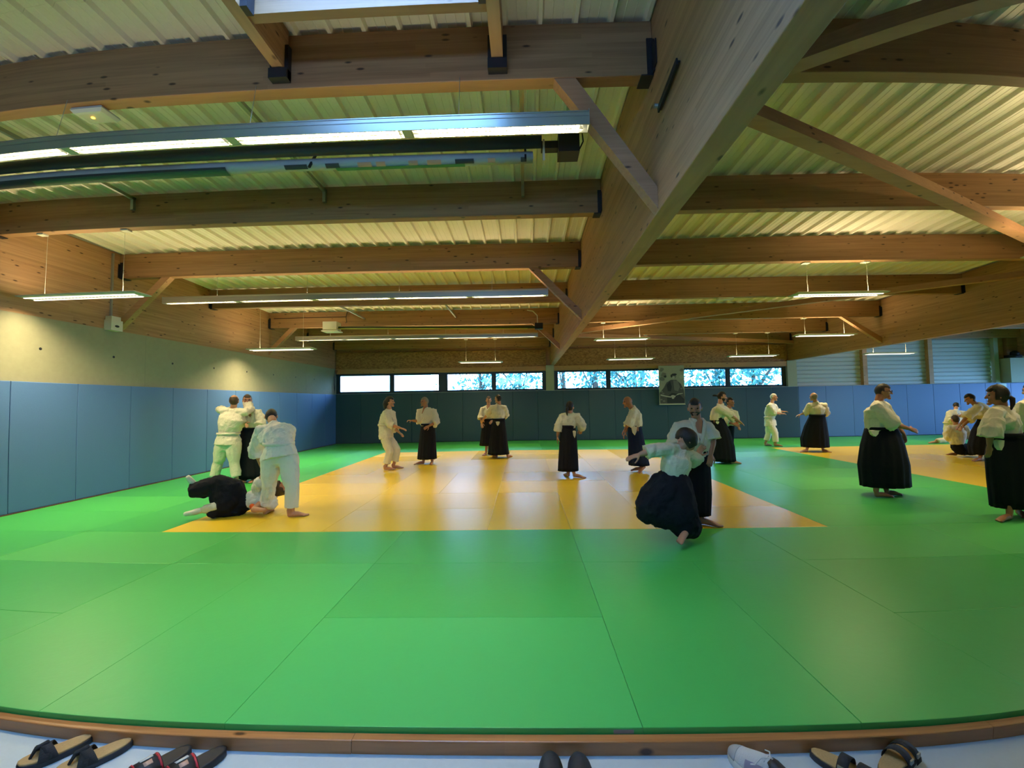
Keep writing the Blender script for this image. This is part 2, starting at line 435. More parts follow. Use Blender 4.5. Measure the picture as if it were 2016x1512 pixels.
column(.87, 1.19, 2.975, 'pale concrete column under the central great beam')
column(10.2, 10.56, 2.97, 'pale concrete column under the right great beam')
m = MB(); m.box(18.62, 19.36, YF-.35, YF+.35, 1.96, 2.9); struct(m.build('trim_3', M_COL), 'wide pale column at the far right of the siding', 'column')
m = MB(); m.box(18.75, 19.2, YF-.3, YF-.02, 2.901, 3.02); m.ball((19.05, YF-.16, 3.07), .16, .13, .13)
tag(m.build('loudspeaker', M_BLACK, None, True), 'black loudspeaker standing on top of the wide right column', 'speaker')

def window(n, x0, x1, z0, z1, mull, glass_mat=M_GLASS, lab=''):
    r = thing('window_%d' % n, lab, 'window', ((x0+x1)/2, YF+.2, z0), kind='structure')
    y0, y1 = YF+.1, YF+.17; t = .05
    m = MB()
    m.box(x0, x1, y0, y1, z1-t, z1); m.box(x0, x1, y0, y1, z0, z0+t)
    m.box(x0, x0+.12, y0, y1, z0+t, z1-t); m.box(x1-.12, x1, y0, y1, z0+t, z1-t)
    m.build('frame', M_FRAME, r)
    for xm, w in mull:
        m = MB(); m.box(xm-w/2, xm+w/2, y0-.005, y1, z0+t, z1-t); m.build('mullion', M_FRAME, r)
    ed = [x0+.12]+[q for xm, w in mull for q in (xm-w/2, xm+w/2)]+[x1-.12]
    for a, b in zip(ed[::2], ed[1::2]):
        m = MB()
        for q in ((a, a+.03, z0+t, z1-t), (b-.03, b, z0+t, z1-t), (a+.03, b-.03, z0+t, z0+t+.03), (a+.03, b-.03, z1-t-.03, z1-t)):
            m.box(q[0], q[1], y0+.015, y1-.015, q[2], q[3])
        sa = m.build('sash', M_FRAME, r)
        m = MB(); m.box(a+.03, b-.03, y0+.03, y0+.036, z0+t+.03, z1-t-.03); m.build('pane', glass_mat, sa)
    return r
window(1, XL-.02, .87, 1.97, 2.76, [(-5.32, .12), (-3.28, .3), (-1.24, .12)], lab='dark framed window band of four panes left of the central column')
window(2, 1.2, 10.19, 1.97, 2.77, [(3.33, .12), (5.68, .3), (7.95, .12)], lab='dark framed window band of four panes right of the central column')
# closed dark window right of the siding
m = MB(); m.box(19.4, 21.4, YF+.1, YF+.17, 1.96, 2.8); w3 = struct(m.build('window_3', M_FRAME), 'dark covered window at the right end of the far wall', 'window')
m = MB(); m.box(19.5, 21.3, YF+.08, YF+.1, 2.0, 2.74); m.build('blind', plain('dark teal blind', (.02, .07, .075), .7), w3)
m = MB(); m.box(18.95, XR, YF+.02, YF+.16, 2.8, 4.6); m.build('fascia', M_BEAMX, fw)

# white corrugated siding between the right columns
sd = thing('wall_siding', 'white horizontally ribbed steel siding above the bright blue pads', 'wall', (14.5, YF+.1, 1.97), kind='structure')
for a, b in ((10.56, 13.08), (13.26, 15.66), (15.84, 18.3)):
    n = 11; hgt = (3.72-1.97)/n
    for i in range(n):
        z = 1.97+i*hgt; m = MB()
        prof = [(YF+.10, z), (YF+.075, z+.012), (YF+.075, z+hgt-.04), (YF+.10, z+hgt-.022), (YF+.10, z+hgt), (YF+.13, z+hgt), (YF+.13, z)]
        m.rings([[(a, y, q) for y, q in prof], [(b, y, q) for y, q in prof]]); m.build('siding_board', M_SIDING, sd)
for x in (13.17, 15.75, 18.4):
    m = MB(); m.box(x-.085, x+.085, YF-.06, YF+.12, 1.97, 3.72); m.build('post', M_BRACEZ if x < 18 else M_COL, sd)
m = MB(); m.box(18.4, 18.62, YF+.05, YF+.15, 1.97, 3.72); m.build('filler', M_COL, sd)

# back wall behind the camera and right end wall, with the tall windows that light the third bay
m = MB(); m.box(XL-.4, XR, YB-.2, YB, ZF, 3.1); m.box(XL-.4, XR, YB-.2, YB, 3.7, 4.9); m.box(XL-.4, -3.5, YB-.2, YB, 3.1, 3.7); m.box(0.5, XR, YB-.2, YB, 3.1, 3.7)
wb = struct(m.build('wall_back', M_CONC), 'wall behind the sill with an added high window band, out of view', 'wall')
m = MB(); m.box(-3.5, .5, YB-.1, YB-.094, 3.1, 3.7); m.build('pane', M_GLASS, wb)  # unseen window band, added to light the fronts of the near beams
wr = thing('wall_right', 'end wall of the third bay with tall glazing, out of view', 'wall', (XR, 6, 0), kind='structure')
m = MB()
m.box(XR, XR+.3, YB, 6.5, ZF, 5); m.box(XR, XR+.3, 6.5, YF+.4, ZF, .3); m.box(XR, XR+.3, 6.5, YF+.4, 2.3, 5); m.box(XR, XR+.3, 15.7, YF+.4, .3, 2.3)
m.build('masonry', M_CONC, wr)
m = MB(); m.box(XR+.1, XR+.106, 6.5, 15.7, .3, 2.3); m.build('pane', M_GLASS, wr)

# ---------------------------------------------------------------- roof
def gbeam(x0, x1, name, lab):
    m = MB(); m.box(x0, x1, YB, YF+.3, 2.98, 4.72, 0)
    # top follows the roof slope
    m.v = [(x, y, (2.98 if z < 3 else ZD(y)+.01)) for x, y, z in m.v]
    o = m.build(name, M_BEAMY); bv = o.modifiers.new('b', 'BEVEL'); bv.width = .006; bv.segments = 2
    return struct(o, lab, 'beam')
gb1 = gbeam(X1+.01, 1.225, 'trim_4', 'great laminated beam running lengthwise through the middle of the ceiling')
gb2 = gbeam(X2, X2+.18, 'trim_4', 'great laminated beam running lengthwise between middle and right bays')
gb3 = gbeam(X3, X3+.18, 'trim_4', 'great laminated beam at the far right of the hall')

ceil = thing('ceiling', 'pale green ribbed steel roof deck with narrow ribs between the timber beams', 'ceiling', (0, 8, 4.5), kind='structure')
PITCH_R = .285
def sheet(x0, n, y0, y1):
    m = MB(); pf = []
    for i in range(n):
        x = x0+i*PITCH_R
        pf += [(x, .0), (x+.03, .0), (x+.045, .045), (x+.11, .045), (x+.115, .041), (x+.12, .045), (x+.19, .045), (x+.195, .041), (x+.20, .045), (x+.27, .045)]
    pf.append((x0+n*PITCH_R, 0))
    top = [(x, z+.004) for x, z in pf][::-1]
    m.rings([[(x, y, ZD(y)+z) for x, z in pf+top] for y in (y0, y1)])
    m.build('deck_sheet', M_DECK, ceil)
SKX0, SKX1, SKY0, SKY1 = -1.98, -.12, 1.05, 2.72
x = XL-.30
i = 0
while x < XR:
    x1 = x+4*PITCH_R
    for a, b in ((YB, SKY0), (SKY0, SKY1), (SKY1, YF+.3)):
        if b == SKY1 and x1 > SKX0 and x < SKX1:
            # cut single ribs around the roof light
            k = 0
            while k < 4:
                xa = x+k*PITCH_R
                if xa+PITCH_R <= SKX0+.12 or xa >= SKX1-.12: sheet(xa, 1, a+.002, b)
                k += 1
            continue
        sheet(x, 4, a+.002, b)
    x = x1
m = MB(); 
m.v = []; m.box(XL-.5, SKX0, YB-.2, YF+.6, 4.75, 4.95); m.box(SKX1, XR+.4, YB-.2, YF+.6, 4.75, 4.95); m.box(SKX0, SKX1, YB-.2, SKY0, 4.75, 4.95); m.box(SKX0, SKX1, SKY1, YF+.6, 4.75, 4.95)
m.build('roof_insulation', M_COL, ceil)
# roof light: kerb, trimmers and translucent dome
mt, nt_, p_, N_, L_ = new_mat('opal roof light'); p_.inputs['Base Color'].default_value = (.8, .9, .95, 1)
N_.clear(); tr = N_.new('ShaderNodeBsdfTranslucent'); tr.inputs[0].default_value = (.9, .95, 1, 1); oo = N_.new('ShaderNodeOutputMaterial'); L_.new(tr.outputs[0], oo.inputs[0])
sk = thing('roof_light', 'bright rectangular roof light framed by timber trimmers above the near beam', 'skylight', ((SKX0+SKX1)/2, 1.9, 4.3), kind='structure')
m = MB(); m.box(SKX0, SKX1, SKY0, SKY1, 4.98, 4.99); m.build('dome', mt, sk)
m = MB()
kb = plain('white kerb', (.75, .80, .82), .5)
m.box(SKX0-.02, SKX0, SKY0, SKY1, 4.5, 4.98); m.box(SKX1, SKX1+.02, SKY0, SKY1, 4.5, 4.98); m.box(SKX0, SKX1, SKY1, SKY1+.02, 4.5, 4.98); m.box(SKX0, SKX1, SKY0-.02, SKY0, 4.5, 4.98)
m.build('kerb', kb, sk)
for xc in (SKX0+.06, SKX1-.05):
    m = MB(); m.box(xc-.045, xc+.045, BEAMS_Y[0]+.14, BEAMS_Y[1], ZB(2)+.1, ZD(2)); m.build('joist', M_BEAMY, sk)
    m = MB(); y = BEAMS_Y[1]
    m.box(xc-.075, xc-.046, y-.05, y-.002, ZB(3)+.05, ZB(3)+.33); m.box(xc+.046, xc+.075, y-.05, y-.002, ZB(3)+.05, ZB(3)+.33)
    m.box(xc-.075, xc+.075, y-.07, y-.002, ZB(3)+.04, ZB(2)+.095); m.build('joist_hanger', M_BLACK, sk)
    m = MB(); sgn = 1 if xc < -1 else -1
    q = xc+sgn*.046
    m.box(min(q, q+sgn*.05), max(q, q+sgn*.05), 2.56, 2.64, ZB(2)+.1, ZB(2)+.4); m.build('joist_hanger', M_BLACK, sk)
m = MB(); m.box(SKX0+.106, SKX1-.096, 2.645, 2.72, ZB(2)+.12, ZD(2.7)); m.build('trimmer', M_BEAMX, sk)
m = MB(); m.box(SKX0+.106, SKX1-.096, 1.1, 1.17, ZB(1)+.12, ZD(1)); m.build('trimmer', M_BEAMX, sk)

# cross beams with their black hangers
ORD = ['nearest', 'second', 'third', 'fourth', 'fifth', 'sixth', 'seventh', 'last']
BAYS = [('left bay', XL-.04, X1+.01), ('middle bay', 1.225, X2), ('right bay', X2+.18, X3)]
for bi, (bn, xa, xb) in enumerate(BAYS):
    for k, y in enumerate(BEAMS_Y):
        if bi == 2 and k < 3: continue
        t = .12 if k < 7 else .11
        m = MB(); z0, z1 = ZB(y), ZD(y)-.001
        m.box(xa+.002, xb-.002, y, y+t, z0, z1)
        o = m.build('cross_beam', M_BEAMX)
        o.modifiers.new('b', 'BEVEL').width = .004
        where = {0: 'overhead at the top edge', 7: 'against the far wall'}.get(k, '%s from the camera' % ORD[k])
        tag(o, 'laminated timber cross beam of the %s, %s' % (bn, where), 'beam', 'cross beams of the %s' % bn)
        for sx, xe in ((1, xa), (-1, xb)):
            if bi == 2 and sx < 0: continue
            hm = MB(); a, b = sorted((xe+sx*.003, xe+sx*.05))
            hm.box(a, b, y-.012, y-.002, z0+.0, z0+.30); hm.box(a, b, y+t+.002, y+t+.012, z0, z0+.3)
            a, b = sorted((xe+sx*.003, xe+sx*.10)); hm.box(a, b, y-.012, y+t+.012, z0-.012, z0-.002)
            a, b = sorted((xe+sx*.003, xe+sx*.012)); hm.box(a, b, y-.05, y-.012, z0, z0+.26)
            if k == 1: hm.box(a, b, y-.10, y-.05, z0+.02, z0+.22)
            hm.build('beam_hanger', M_BLACK, o)

# knee braces
def knee(beam_k, x_top, x_bot, z_bot, bay, lab):
    y = BEAMS_Y[beam_k]+.06; zt = ZB(y)
    a, b = V((x_top, y, zt+.02)), V((x_bot, y, z_bot+.04))
    m = MB(); d = (b-a).normalized(); sdv = V((0, 1, 0)); n = d.cross(sdv).normalized(); w = .055
    # ends cut to the beam faces
    s1 = 1 if x_bot > x_top else -1
    pts = []
    for yy in (y-.055, y+.055):
        pts.append([(x_top-s1*.085, yy, zt-.0005), (x_top+s1*.085, yy, zt-.0005), (x_bot, yy, z_bot+.17), (x_bot, yy, z_bot)])
    m.rings(pts)
    tag(m.build('knee_brace', M_BRACE), lab, 'brace', 'knee braces under the cross beams')
knee(1, .36, X1+.008, 3.0, 0, 'large near knee brace from the second left beam down to the central great beam')
knee(3, .20, X1+.008, 3.0, 0, 'knee brace left of the central great beam, mid hall, beyond the long lamps')
knee(5, .35, X1+.008, 3.06, 0, 'small knee brace left of the central great beam, nearest the windows')
knee(3, -6.66, XL-.042, 3.0, 0, 'knee brace beside the white control box on the left wall beam')
knee(5, -6.85, XL-.042, 3.04, 0, 'knee brace on the left wall beam behind the small hanging lamp')
knee(5, 9.25, X2-.002, 3.05, 1, 'knee brace on the right great beam above the far right lamps')

# wind braces lying under the cross beams of the middle bay
def wind(p, q, lab):
    a, b = V((p[0], p[1], ZB(p[1])-.062)), V((q[0], q[1], ZB(q[1])-.062))
    m = MB(); m.bar(a, b, .14, .12); tag(m.build('wind_brace', M_BRACE), lab, 'brace', 'wind braces under the middle bay')
wind((1.24, 3.16), (10.30, 7.42), 'long diagonal timber crossing the upper right, falling away from the central beam')
wind((1.24, 3.44), (10.2, -1.85), 'diagonal timber rising out of the top right edge beside the central beam')
wind((1.16, 13.35), (10.36, 7.8), 'thin looking diagonal timber from the far end of the central beam towards upper right')
wind((1.16, 13.45), (10.36, 16.0), 'far diagonal timber running from the central beam to the right far column')

# ---------------------------------------------------------------- lamps
M_TUBE = emit('lamp tube', (1.0, .90, .70), 9)
M_DIFF = emit('lamp diffuser', (1., .90, .70), 2.2)
M_LOUV = plain('bright louver', (.8, .8, .72), .35, .4)
def area(name, loc, sx, sy, w, up, parent, c=LAMP, spread=180):
    d = bpy.data.lights.new(name, 'AREA'); d.shape = 'RECTANGLE'; d.size = sx; d.size_y = sy; d.energy = w; d.color = c
    d.spread = math.radians(spread)
    o = bpy.data.objects.new(name, d); COL.objects.link(o)
    o.rotation_euler = (PI if up else 0, 0, 0); o.location = V(loc)-parent.location; o.parent = parent
    return o
def long_lamp(x0, x1, y, z, lab, n=5, fine=True):
    r = thing('linear_lamp', lab, 'lamp', ((x0+x1)/2, y, z), 'long linear lamps hung under the left bay')
    w, h = .052, .125
    m = MB()
    m.box(x0, x1, y-w, y-w+.008, z, z+h-.03); m.box(x0, x1, y+w-.008, y+w, z, z+h-.03)
    m.box(x0, x1, y-w+.02, y+w-.02, z+h-.008, z+h)
    m.rings([[(x, y-w, z+h-.03), (x, y-w+.03, z+h), (x, y-w+.03, z+h-.01), (x, y-w+.008, z+h-.03)] for x in (x0, x1)])
    m.rings([[(x, y+w, z+h-.03), (x, y+w-.03, z+h), (x, y+w-.03, z+h-.01), (x, y+w-.008, z+h-.03)] for x in (x0, x1)])
    m.box(x0-.004, x0, y-w, y+w, z, z+h); m.box(x1, x1+.004, y-w, y+w, z, z+h)
    m.build('housing', M_ALU, r)
    m = MB(); m.box(x0, x1, y-w-.003, y-w, z+.066, z+.072); m.build('seam', M_STEEL, r)
    L = (x1-x0)/n
    for i in range(n):
        a, b = x0+i*L+.04, x0+(i+1)*L-.04
        m = MB(); m.cyl((a, y, z+.06), (b, y, z+.06), .014, 8); m.build('tube', M_TUBE, r)
        m = MB()
        k = a
        while k < b: m.box(k, k+.003, y-w+.01, y+w-.01, z+.004, z+.034); k += .033
        m.box(a, b, y-.004, y+.004, z+.002, z+.03)
        m.build('louver', M_LOUV, r)
        if i: 
            m = MB(); m.box(a-.075, a-.005, y-w+.009, y+w-.009, z+.002, z+.03); m.build('end_plate', M_LBODY, r)
    for i in range(4):
        xw = x0+(i+.6)*(x1-x0)/4.2
        m = MB(); yw = y if y > 4 else 3.148; m.cyl((xw, y, z+h), (xw, yw, ZB(y)+(.03 if y < 4 else 0)), .0025, 5); m.build('wire', M_STEEL, r)
    for i in range(n):
        area('lamp_light', (x0+(i+.5)*L, y, z+.045), L*.9, .085, LONG_W/n, False, r)
    area('lamp_light', ((x0+x1)/2, y, z+h+.006), (x1-x0)*.95, .06, LONG_W*(.025 if y < 4 else .10), True, r)
    return r
def lamp_short(px0, px1, py, y, lab, ex=None, pw=.6, deck=False, up=1.0):
    a, b = AY(px0, py, y), AY(px1, py, y); x0, x1, z = min(a.x, b.x), max(a.x, b.x), (a.z+b.z)/2
    if ex: x0, x1, z = ex
    r = thing('hanging_lamp', lab, 'lamp', ((x0+x1)/2, y, z), 'short hanging lamps')
    w, h = .14, .05
    m = MB()   # flat body with sloping sides and ends, open slot below and above
    def rg(i, zz): return [(x0+i, y-w+i, zz), (x1-i, y-w+i, zz), (x1-i, y+w-i, zz), (x0+i, y+w-i, zz)]
    m.rings([rg(.05, z), rg(0, z+.012), rg(0, z+.025), rg(.06, z+h), rg(.09, z+h), rg(.09, z+.014), rg(.085, z+.002), rg(.05, z)], close=False)
    m.build('housing', M_LBODY, r)
    m = MB(); m.box(x0+.09, x1-.09, y-w+.09, y+w-.09, z+.012, z+.016); m.build('diffuser', M_DIFF, r)
    for q in (-1, 1):
        a_, b_ = sorted((y+q*.055, y+q*.082)); m = MB(); m.box(x0+.07, x1-.07, a_, b_, z-.009, z-.0005); m.build('diffuser_edge', M_DIFF, r)
    m = MB()
    k = x0+.1
    while k < x1-.1: m.box(k, k+.004, y-.055, y+.055, z+.002, z+.011); k += .055
    m.build('louver', M_LOUV, r)
    for q in (.17, .83):
        xw = x0+(x1-x0)*q
        m = MB(); zt = ZD(y)-.002 if deck else ZB(y)-.001; m.cyl((xw, y, z+h-.02), (xw, y, zt), .002, 5)
        if q > .5 or px0 > 1100: m.tube([(xw, y, z+h), (xw+.006, y, z+h+.09), (xw-.004, y, z+h+.2), (xw, y, z+h+.28)], .004, 5)
        m.build('wire', M_WHITE, r)
        m = MB(); m.box(xw-.06, xw+.06, y-.03, y+.07, zt-.021, zt); m.build('canopy', M_WHITE, r)
    L = x1-x0
    area('lamp_light', ((x0+x1)/2, y, z-.001), L*.85, .1, SHORT_W*pw, False, r, LAMP, 140)
    area('lamp_light', ((x0+x1)/2, y, z+h+.01), L*.85, .1, UP_W*up, True, r)
long_lamp(-6.45, .522, 3.085, 3.607, 'nearest long linear lamp with bright louvers, hung below the second beam')
long_lamp(-6.72, .455, 7.44, 3.465, 'middle long linear lamp running across the left bay')
long_lamp(-6.78, .42, 12.05, 3.46, 'farthest thin long linear lamp just above the small white lamp')
lamp_short(50, 282, 585, 5.75, 'leftmost short lamp, hung in front of the left wall beam', pw=1.3, deck=True)
lamp_short(490, 619, 688.5, 10.6, 'small white lamp near the far end of the left wall beam', pw=1.5, deck=True)
lamp_short(903, 990, 713.5, 14.19, 'small lamp above the windows, just left of the central column', pw=.35, up=.6)
lamp_short(1195, 1288, 707, 14.19, 'small lamp right of the central column, lower of the two there', pw=.35, up=.6)
lamp_short(1170, 1278, 668.5, 12.03, 'small lamp right of the central beam end, upper of the two there')
lamp_short(1434, 1530, 701, 14.19, 'small lamp above the last two window panes of the right window band', pw=.35, up=.6)
lamp_short(1565, 1682, 660.5, 12.03, 'lamp hanging in front of the knee brace of the right great beam')
lamp_short(1560, 1740, 580.5, 7.44, 'largest hanging lamp of the middle bay, tilted up to the right')
lamp_short(1703, 1800, 696.5, 14.19, 'lamp seen below the right great beam against the white siding')
lamp_short(0, 0, 0, 5.42, 'hanging lamp beyond the top right edge of the picture', ex=(6.8, 8.4, 3.35), pw=.4, up=1.6)
lamp_short(0, 0, 0, 3.2, 'hanging lamp of the middle bay above the picture edge, outside the picture', ex=(5.0, 6.6, 3.5), pw=.12, up=1.6)
lamp_short(0, 0, 0, 9.7, 'hanging lamp of the right bay hidden by the right great beam', ex=(14.0, 15.6, 3.1))

cr_ = thing('cable_clip', 'pair of white cable clips under the third beam at the far left', 'clip', (-6.5, 5.45, ZB(5.45)))
for q in (AZ(88, 462, ZB(5.45)).x, AZ(250, 453, ZB(5.45)).x):
    m = MB(); m.box(q-.05, q+.05, 5.42, 5.5, ZB(5.45)-.022, ZB(5.45)-.001); m.build('clip', M_WHITE, cr_)

# ---------------------------------------------------------------- rolled divider curtain on its motor tube
yr, zr = 4.3, 4.19
rc = thing('roller_curtain', 'rolled printed divider curtain on a dark motor tube behind the nearest long lamp', 'curtain', (-3, yr, zr))
m = MB(); m.cyl((-7.3, yr-.1, zr+.045), (.22, yr-.1, zr+.045), .062, 16); m.build('tube', plain('dark blue tube', (.02, .035, .05), .5), rc, True)
m = MB()
prof = [(math.cos(a)*.07, math.sin(a)*.06-.03) for a in [2*PI*i/20 for i in range(20)]]
m.rings([[(xx, yr+.02+p*s, zr-.02+q*s) for p, q in prof] for xx, s in ((-7.2, 1.15), (-6, 1.1), (-4.6, 1.08), (-3.4, 1.0), (-2, .95), (-.8, .98), (.13, .9))])
fab = m.build('fabric', plain('grey printed fabric', (.38, .44, .46), .6), rc, True)
def strip(x0, x1, a0, a1, mat, nm='print'):
    m = MB(); pts = []
    for xx in (x0, (x0+x1)/2, x1):
        s = 1.04+(-xx)*.02
        pts.append([(xx, yr+.02+math.cos(a)*.07*s*1.02, zr-.02+(math.sin(a)*.06-.03)*s*1.02) for a in [a0+(a1-a0)*i/8 for i in range(9)]])
    for k in range(2):
        for i in range(8): m.add([pts[k][i], pts[k][i+1], pts[k+1][i+1], pts[k+1][i]], [(0, 1, 2, 3)])
    m.build(nm, mat, fab)
gp = plain('green print', (.03, .22, .08), .6); dp = plain('dark print', (.03, .04, .05), .6); op = plain('skin tone print', (.55, .32, .2), .6)
strip(-7.2, -3.2, 3.5, 5.0, dp); strip(-5.5, -3.2, 3.9, 5.6, gp); strip(-2.0, -.6, 4.3, 5.0, gp)
for a, b, t in ((-2.55, -2.3, dp), (-2.1, -1.95, dp), (-1.75, -1.6, op), (-1.55, -1.45, op), (-1.2, -1.1, op), (-1.0, -.85, op), (-.7, -.5, dp), (-.35, -.27, op), (.0, .06, dp)): strip(a, b, 3.6, 4.3, t)
m = MB(); m.box(.40, .62, yr-.08, yr+.12, zr-.05, zr+.17); m.box(.22, .40, yr-.03, yr+.06, zr+.02, zr+.1); m.build('motor', M_BLACK, rc)
m = MB(); m.box(.235, .255, yr-.06, yr+.06, zr-.13, zr+.10); m.build('end_plate', M_WHITE, rc)
m = MB(); m.tube([(.55, yr, zr+.16), (.58, yr, zr+.24), (.66, yr, zr+.22), (.67, yr, zr+.1), (.63, yr, zr+.02)], .008, 6); m.build('cable', M_BLACK, rc, True)
for xb in (-6.9, -2.25, .05):
    m = MB(); m.bar((xb, yr-.09, zr+.18), (xb, yr-.09, zr-.14), .02, .02); m.bar((xb, yr+.11, zr+.18), (xb, yr-.09, zr-.14), .02, .02); m.bar((xb, yr+.12, zr+.2), (xb, yr+.12, ZD(yr)), .02, .02)
    m.bar((xb, yr-.1, zr+.18), (xb, yr+.12, zr+.18), .02, .02)
    m.build('bracket', M_BLACK, rc)
# steel rails that carry the curtain, from beam to beam
for xa, lab in ((-5.35, 'leftmost steel rail across the deck between second and third beams'), (-2.65, 'steel rail across the deck above the middle of the roller'), (.02, 'steel rail across the deck near the roller motor')):
    m = MB(); ya, yb = BEAMS_Y[1]+.121, BEAMS_Y[2]-.001
    m.box(xa-.02, xa+.02, ya, yb, ZD(4.3)-.12, ZD(4.3)-.08); m.box(xa-.02, xa+.02, yb-.045, yb-.005, ZD(4.3)-.26, ZD(4.3)-.08)
    tag(m.build('steel_rail', M_STEEL), lab, 'rail', 'steel rails carrying the roller curtain')
for xa, lab in ((-4.7, 'far left steel rail above the white heater box'), (-2.0, 'far steel rail above the dark cable track, mid bay')):
    m = MB(); ya, yb = BEAMS_Y[4]+.121, BEAMS_Y[5]-.001
    m.box(xa-.02, xa+.02, ya, yb, ZB(10.8)+.18, ZB(10.8)+.22); tag(m.build('steel_rail', M_STEEL), lab, 'rail', 'steel rails carrying the roller curtain')
# second roller farther away, with its white drive box
y2 = 11.2
a = AY(640, 644, y2); b = AY(1060, 642, y2)
r2 = thing('roller_curtain', 'far thin rolled curtain tube between a white box and a dark motor', 'curtain', ((a.x+b.x)/2, y2, a.z))
m = MB(); m.cyl((a.x+.35, y2, a.z-.02), (b.x-.1, y2, b.z-.02), .035, 10); m.build('tube', plain('dark olive tube', (.05, .07, .03), .5), r2, True)
m = MB(); m.cyl((a.x+.35, y2-.03, a.z-.055), (b.x-.3, y2-.03, b.z-.055), .014, 8); m.build('cord', plain('yellow green hem', (.5, .5, .1), .6), r2, True)
m = MB(); m.box(a.x, a.x+.38, y2-.14, y2+.14, a.z-.11, a.z+.13); m.box(a.x-.03, a.x+.42, y2-.16, y2+.16, a.z-.14, a.z-.11); m.build('drive_box', M_WHITE, r2)
m = MB(); m.box(b.x-.1, b.x+.12, y2-.08, y2+.08, b.z-.08, b.z+.08); m.build('motor', M_BLACK, r2)
m = MB(); m.tube([(b.x-.02, y2, b.z+.08), (b.x-.03, y2, b.z+.3), (b.x-.15, y2, b.z+.42), (b.x-.3, y2, b.z+.45)], .014, 6); m.build('cable', M_WHITE, r2, True)
for t in (.12, .5, .9):
    xx = a.x+.3+(b.x-a.x-.4)*t; m = MB(); m.bar((xx, y2, a.z+.1), (xx, y2, a.z-.08), .06, .05); m.bar((xx, y2+.03, a.z+.1), (xx, y2+.03, ZB(y2)+.2), .02, .02); m.build('bracket', M_BLACK, r2)
m = MB(); m.tube([(-5.2, 11.94, 4.27), (-5.22, 11.9, 4.1), (-5.18, 11.85, 3.95), (-5.1, 11.6, 3.88)], .01, 6)
m.tube([(-7.4, 11.955, 4.12), (-5.25, 11.955, 4.13)], .008, 5); m.build('cable', M_BLACK, r2)

# ---------------------------------------------------------------- small fittings
# emergency light under the second beam
e = AZ(188, 228, ZB(3.25)-.03); e.z = ZB(e.y)
el = thing('emergency_light', 'small square emergency light with a glowing orange indicator under the near beam', 'light', (e.x, e.y, e.z))
m = MB(); z = e.z-.001
m.rings([[(e.x-a, e.y-b, zz), (e.x+a, e.y-b, zz), (e.x+a, e.y+b, zz), (e.x-a, e.y+b, zz)] for a, b, zz in ((.14, .085, z), (.15, .09, z-.02), (.13, .075, z-.045), (.10, .055, z-.05))]); m.build('case', plain('translucent white', (.5, .52, .45), .4), el)
m = MB(); m.ball((e.x-.01, e.y-.01, z-.052), .014, .014, .006); m.build('indicator', emit('orange indicator', (1, .35, .02), 14), el, True)
# control box with conduit on the left wall beam
cb = thing('control_box', 'white sensor box with conduit at the foot of the left wall beam', 'box', (XL, 7.2, 3.05))
q = AX(214, 637, XL)
m = MB(); m.box(XL-.04, XL+.10, 7.11, 7.33, 2.94, 3.13); m.box(XL-.04, XL+.08, 7.13, 7.31, 3.131, 3.2); m.build('case', M_WHITE, cb)
m = MB(); m.ball((XL+.101, 7.22, 3.02), .008, .045, .022); m.build('lens', M_BLACK, cb)
m = MB(); m.box(XL-.04, XL-.01, 7.20, 7.23, 3.2, 4.38); m.build('conduit', M_STEEL, cb)
# cable tray lines under the deck on the left
m = MB(); m.box(XL-.03, XL+.0, 5.55, 7.36, ZD(6.5)-.03, ZD(6.5)-.01); tag(m.build('cable_tray', M_STEEL), 'thin grey cable tray along the top of the left wall beam', 'tray')
# junction box under a far beam
a = AY(1430, 631, 9.75)
m = MB(); m.box(a.x-.2, a.x+.15, 9.66, 9.78, ZB(9.7)-.05, ZB(9.7)-.001); tag(m.build('junction_box', M_WHITE), 'small greenish white fitting under a beam of the middle bay', 'fitting')
# socket on the far wall
a = AY(658, 860, YF-.01)
m = MB(); m.box(a.x-.04, a.x+.04, YF-.012, YF-.002, a.z-.04, a.z+.04); tag(m.build('wall_socket', plain('grey socket', (.3, .34, .34), .5)), 'tiny pale wall socket low on the far left pads', 'socket')
# paper sheet on the right pads
a, b = AY(1963, 755, YF-.01), AY(1982, 765, YF-.01)
m = MB(); m.box(a.x, b.x, YF-.012, YF-.004, b.z, a.z); tag(m.build('paper_notice', plain('paper', (.8, .85, .85), .7)), 'white sheet of paper at the top of the far right pads', 'paper')
# hanging cables in the far left corner
m = MB()
for k, dx in enumerate((0, .05, .09)): m.tube([(XL+.03+dx, YF-.12, 2.9), (XL+.0+dx*.6, YF-.14, 2.6), (XL+.0+dx*.5, YF-.13, 2.3), (XL+.02, YF-.10, 2.0+.04*k)], .008, 5)
tag(m.build('hanging_cable', M_BLACK), 'dark cables hanging in the far left corner above the pads', 'cable')
# black steel lever beside the near hanger of the great beam
br = thing('steel_strut', 'black steel strut folded against the great beam beside the near hanger', 'strut', (1.03, 2.7, 3.7))
a, b = AX(1333, 120, 1.03), AX(1296, 216, 1.03)
m = MB(); m.bar(a, b, .05, .012, V((1, 0, 0))); m.bar(a+V((.012, 0, 0)), b+V((.012, 0, 0)), .012, .02, V((1, 0, 0))); m.build('arm', M_BLACK, br)
m = MB(); m.cyl(b+V((-.03, 0, .03)), b+V((.02, 0, .03)), .018, 10); m.build('bolt', M_STEEL, br)

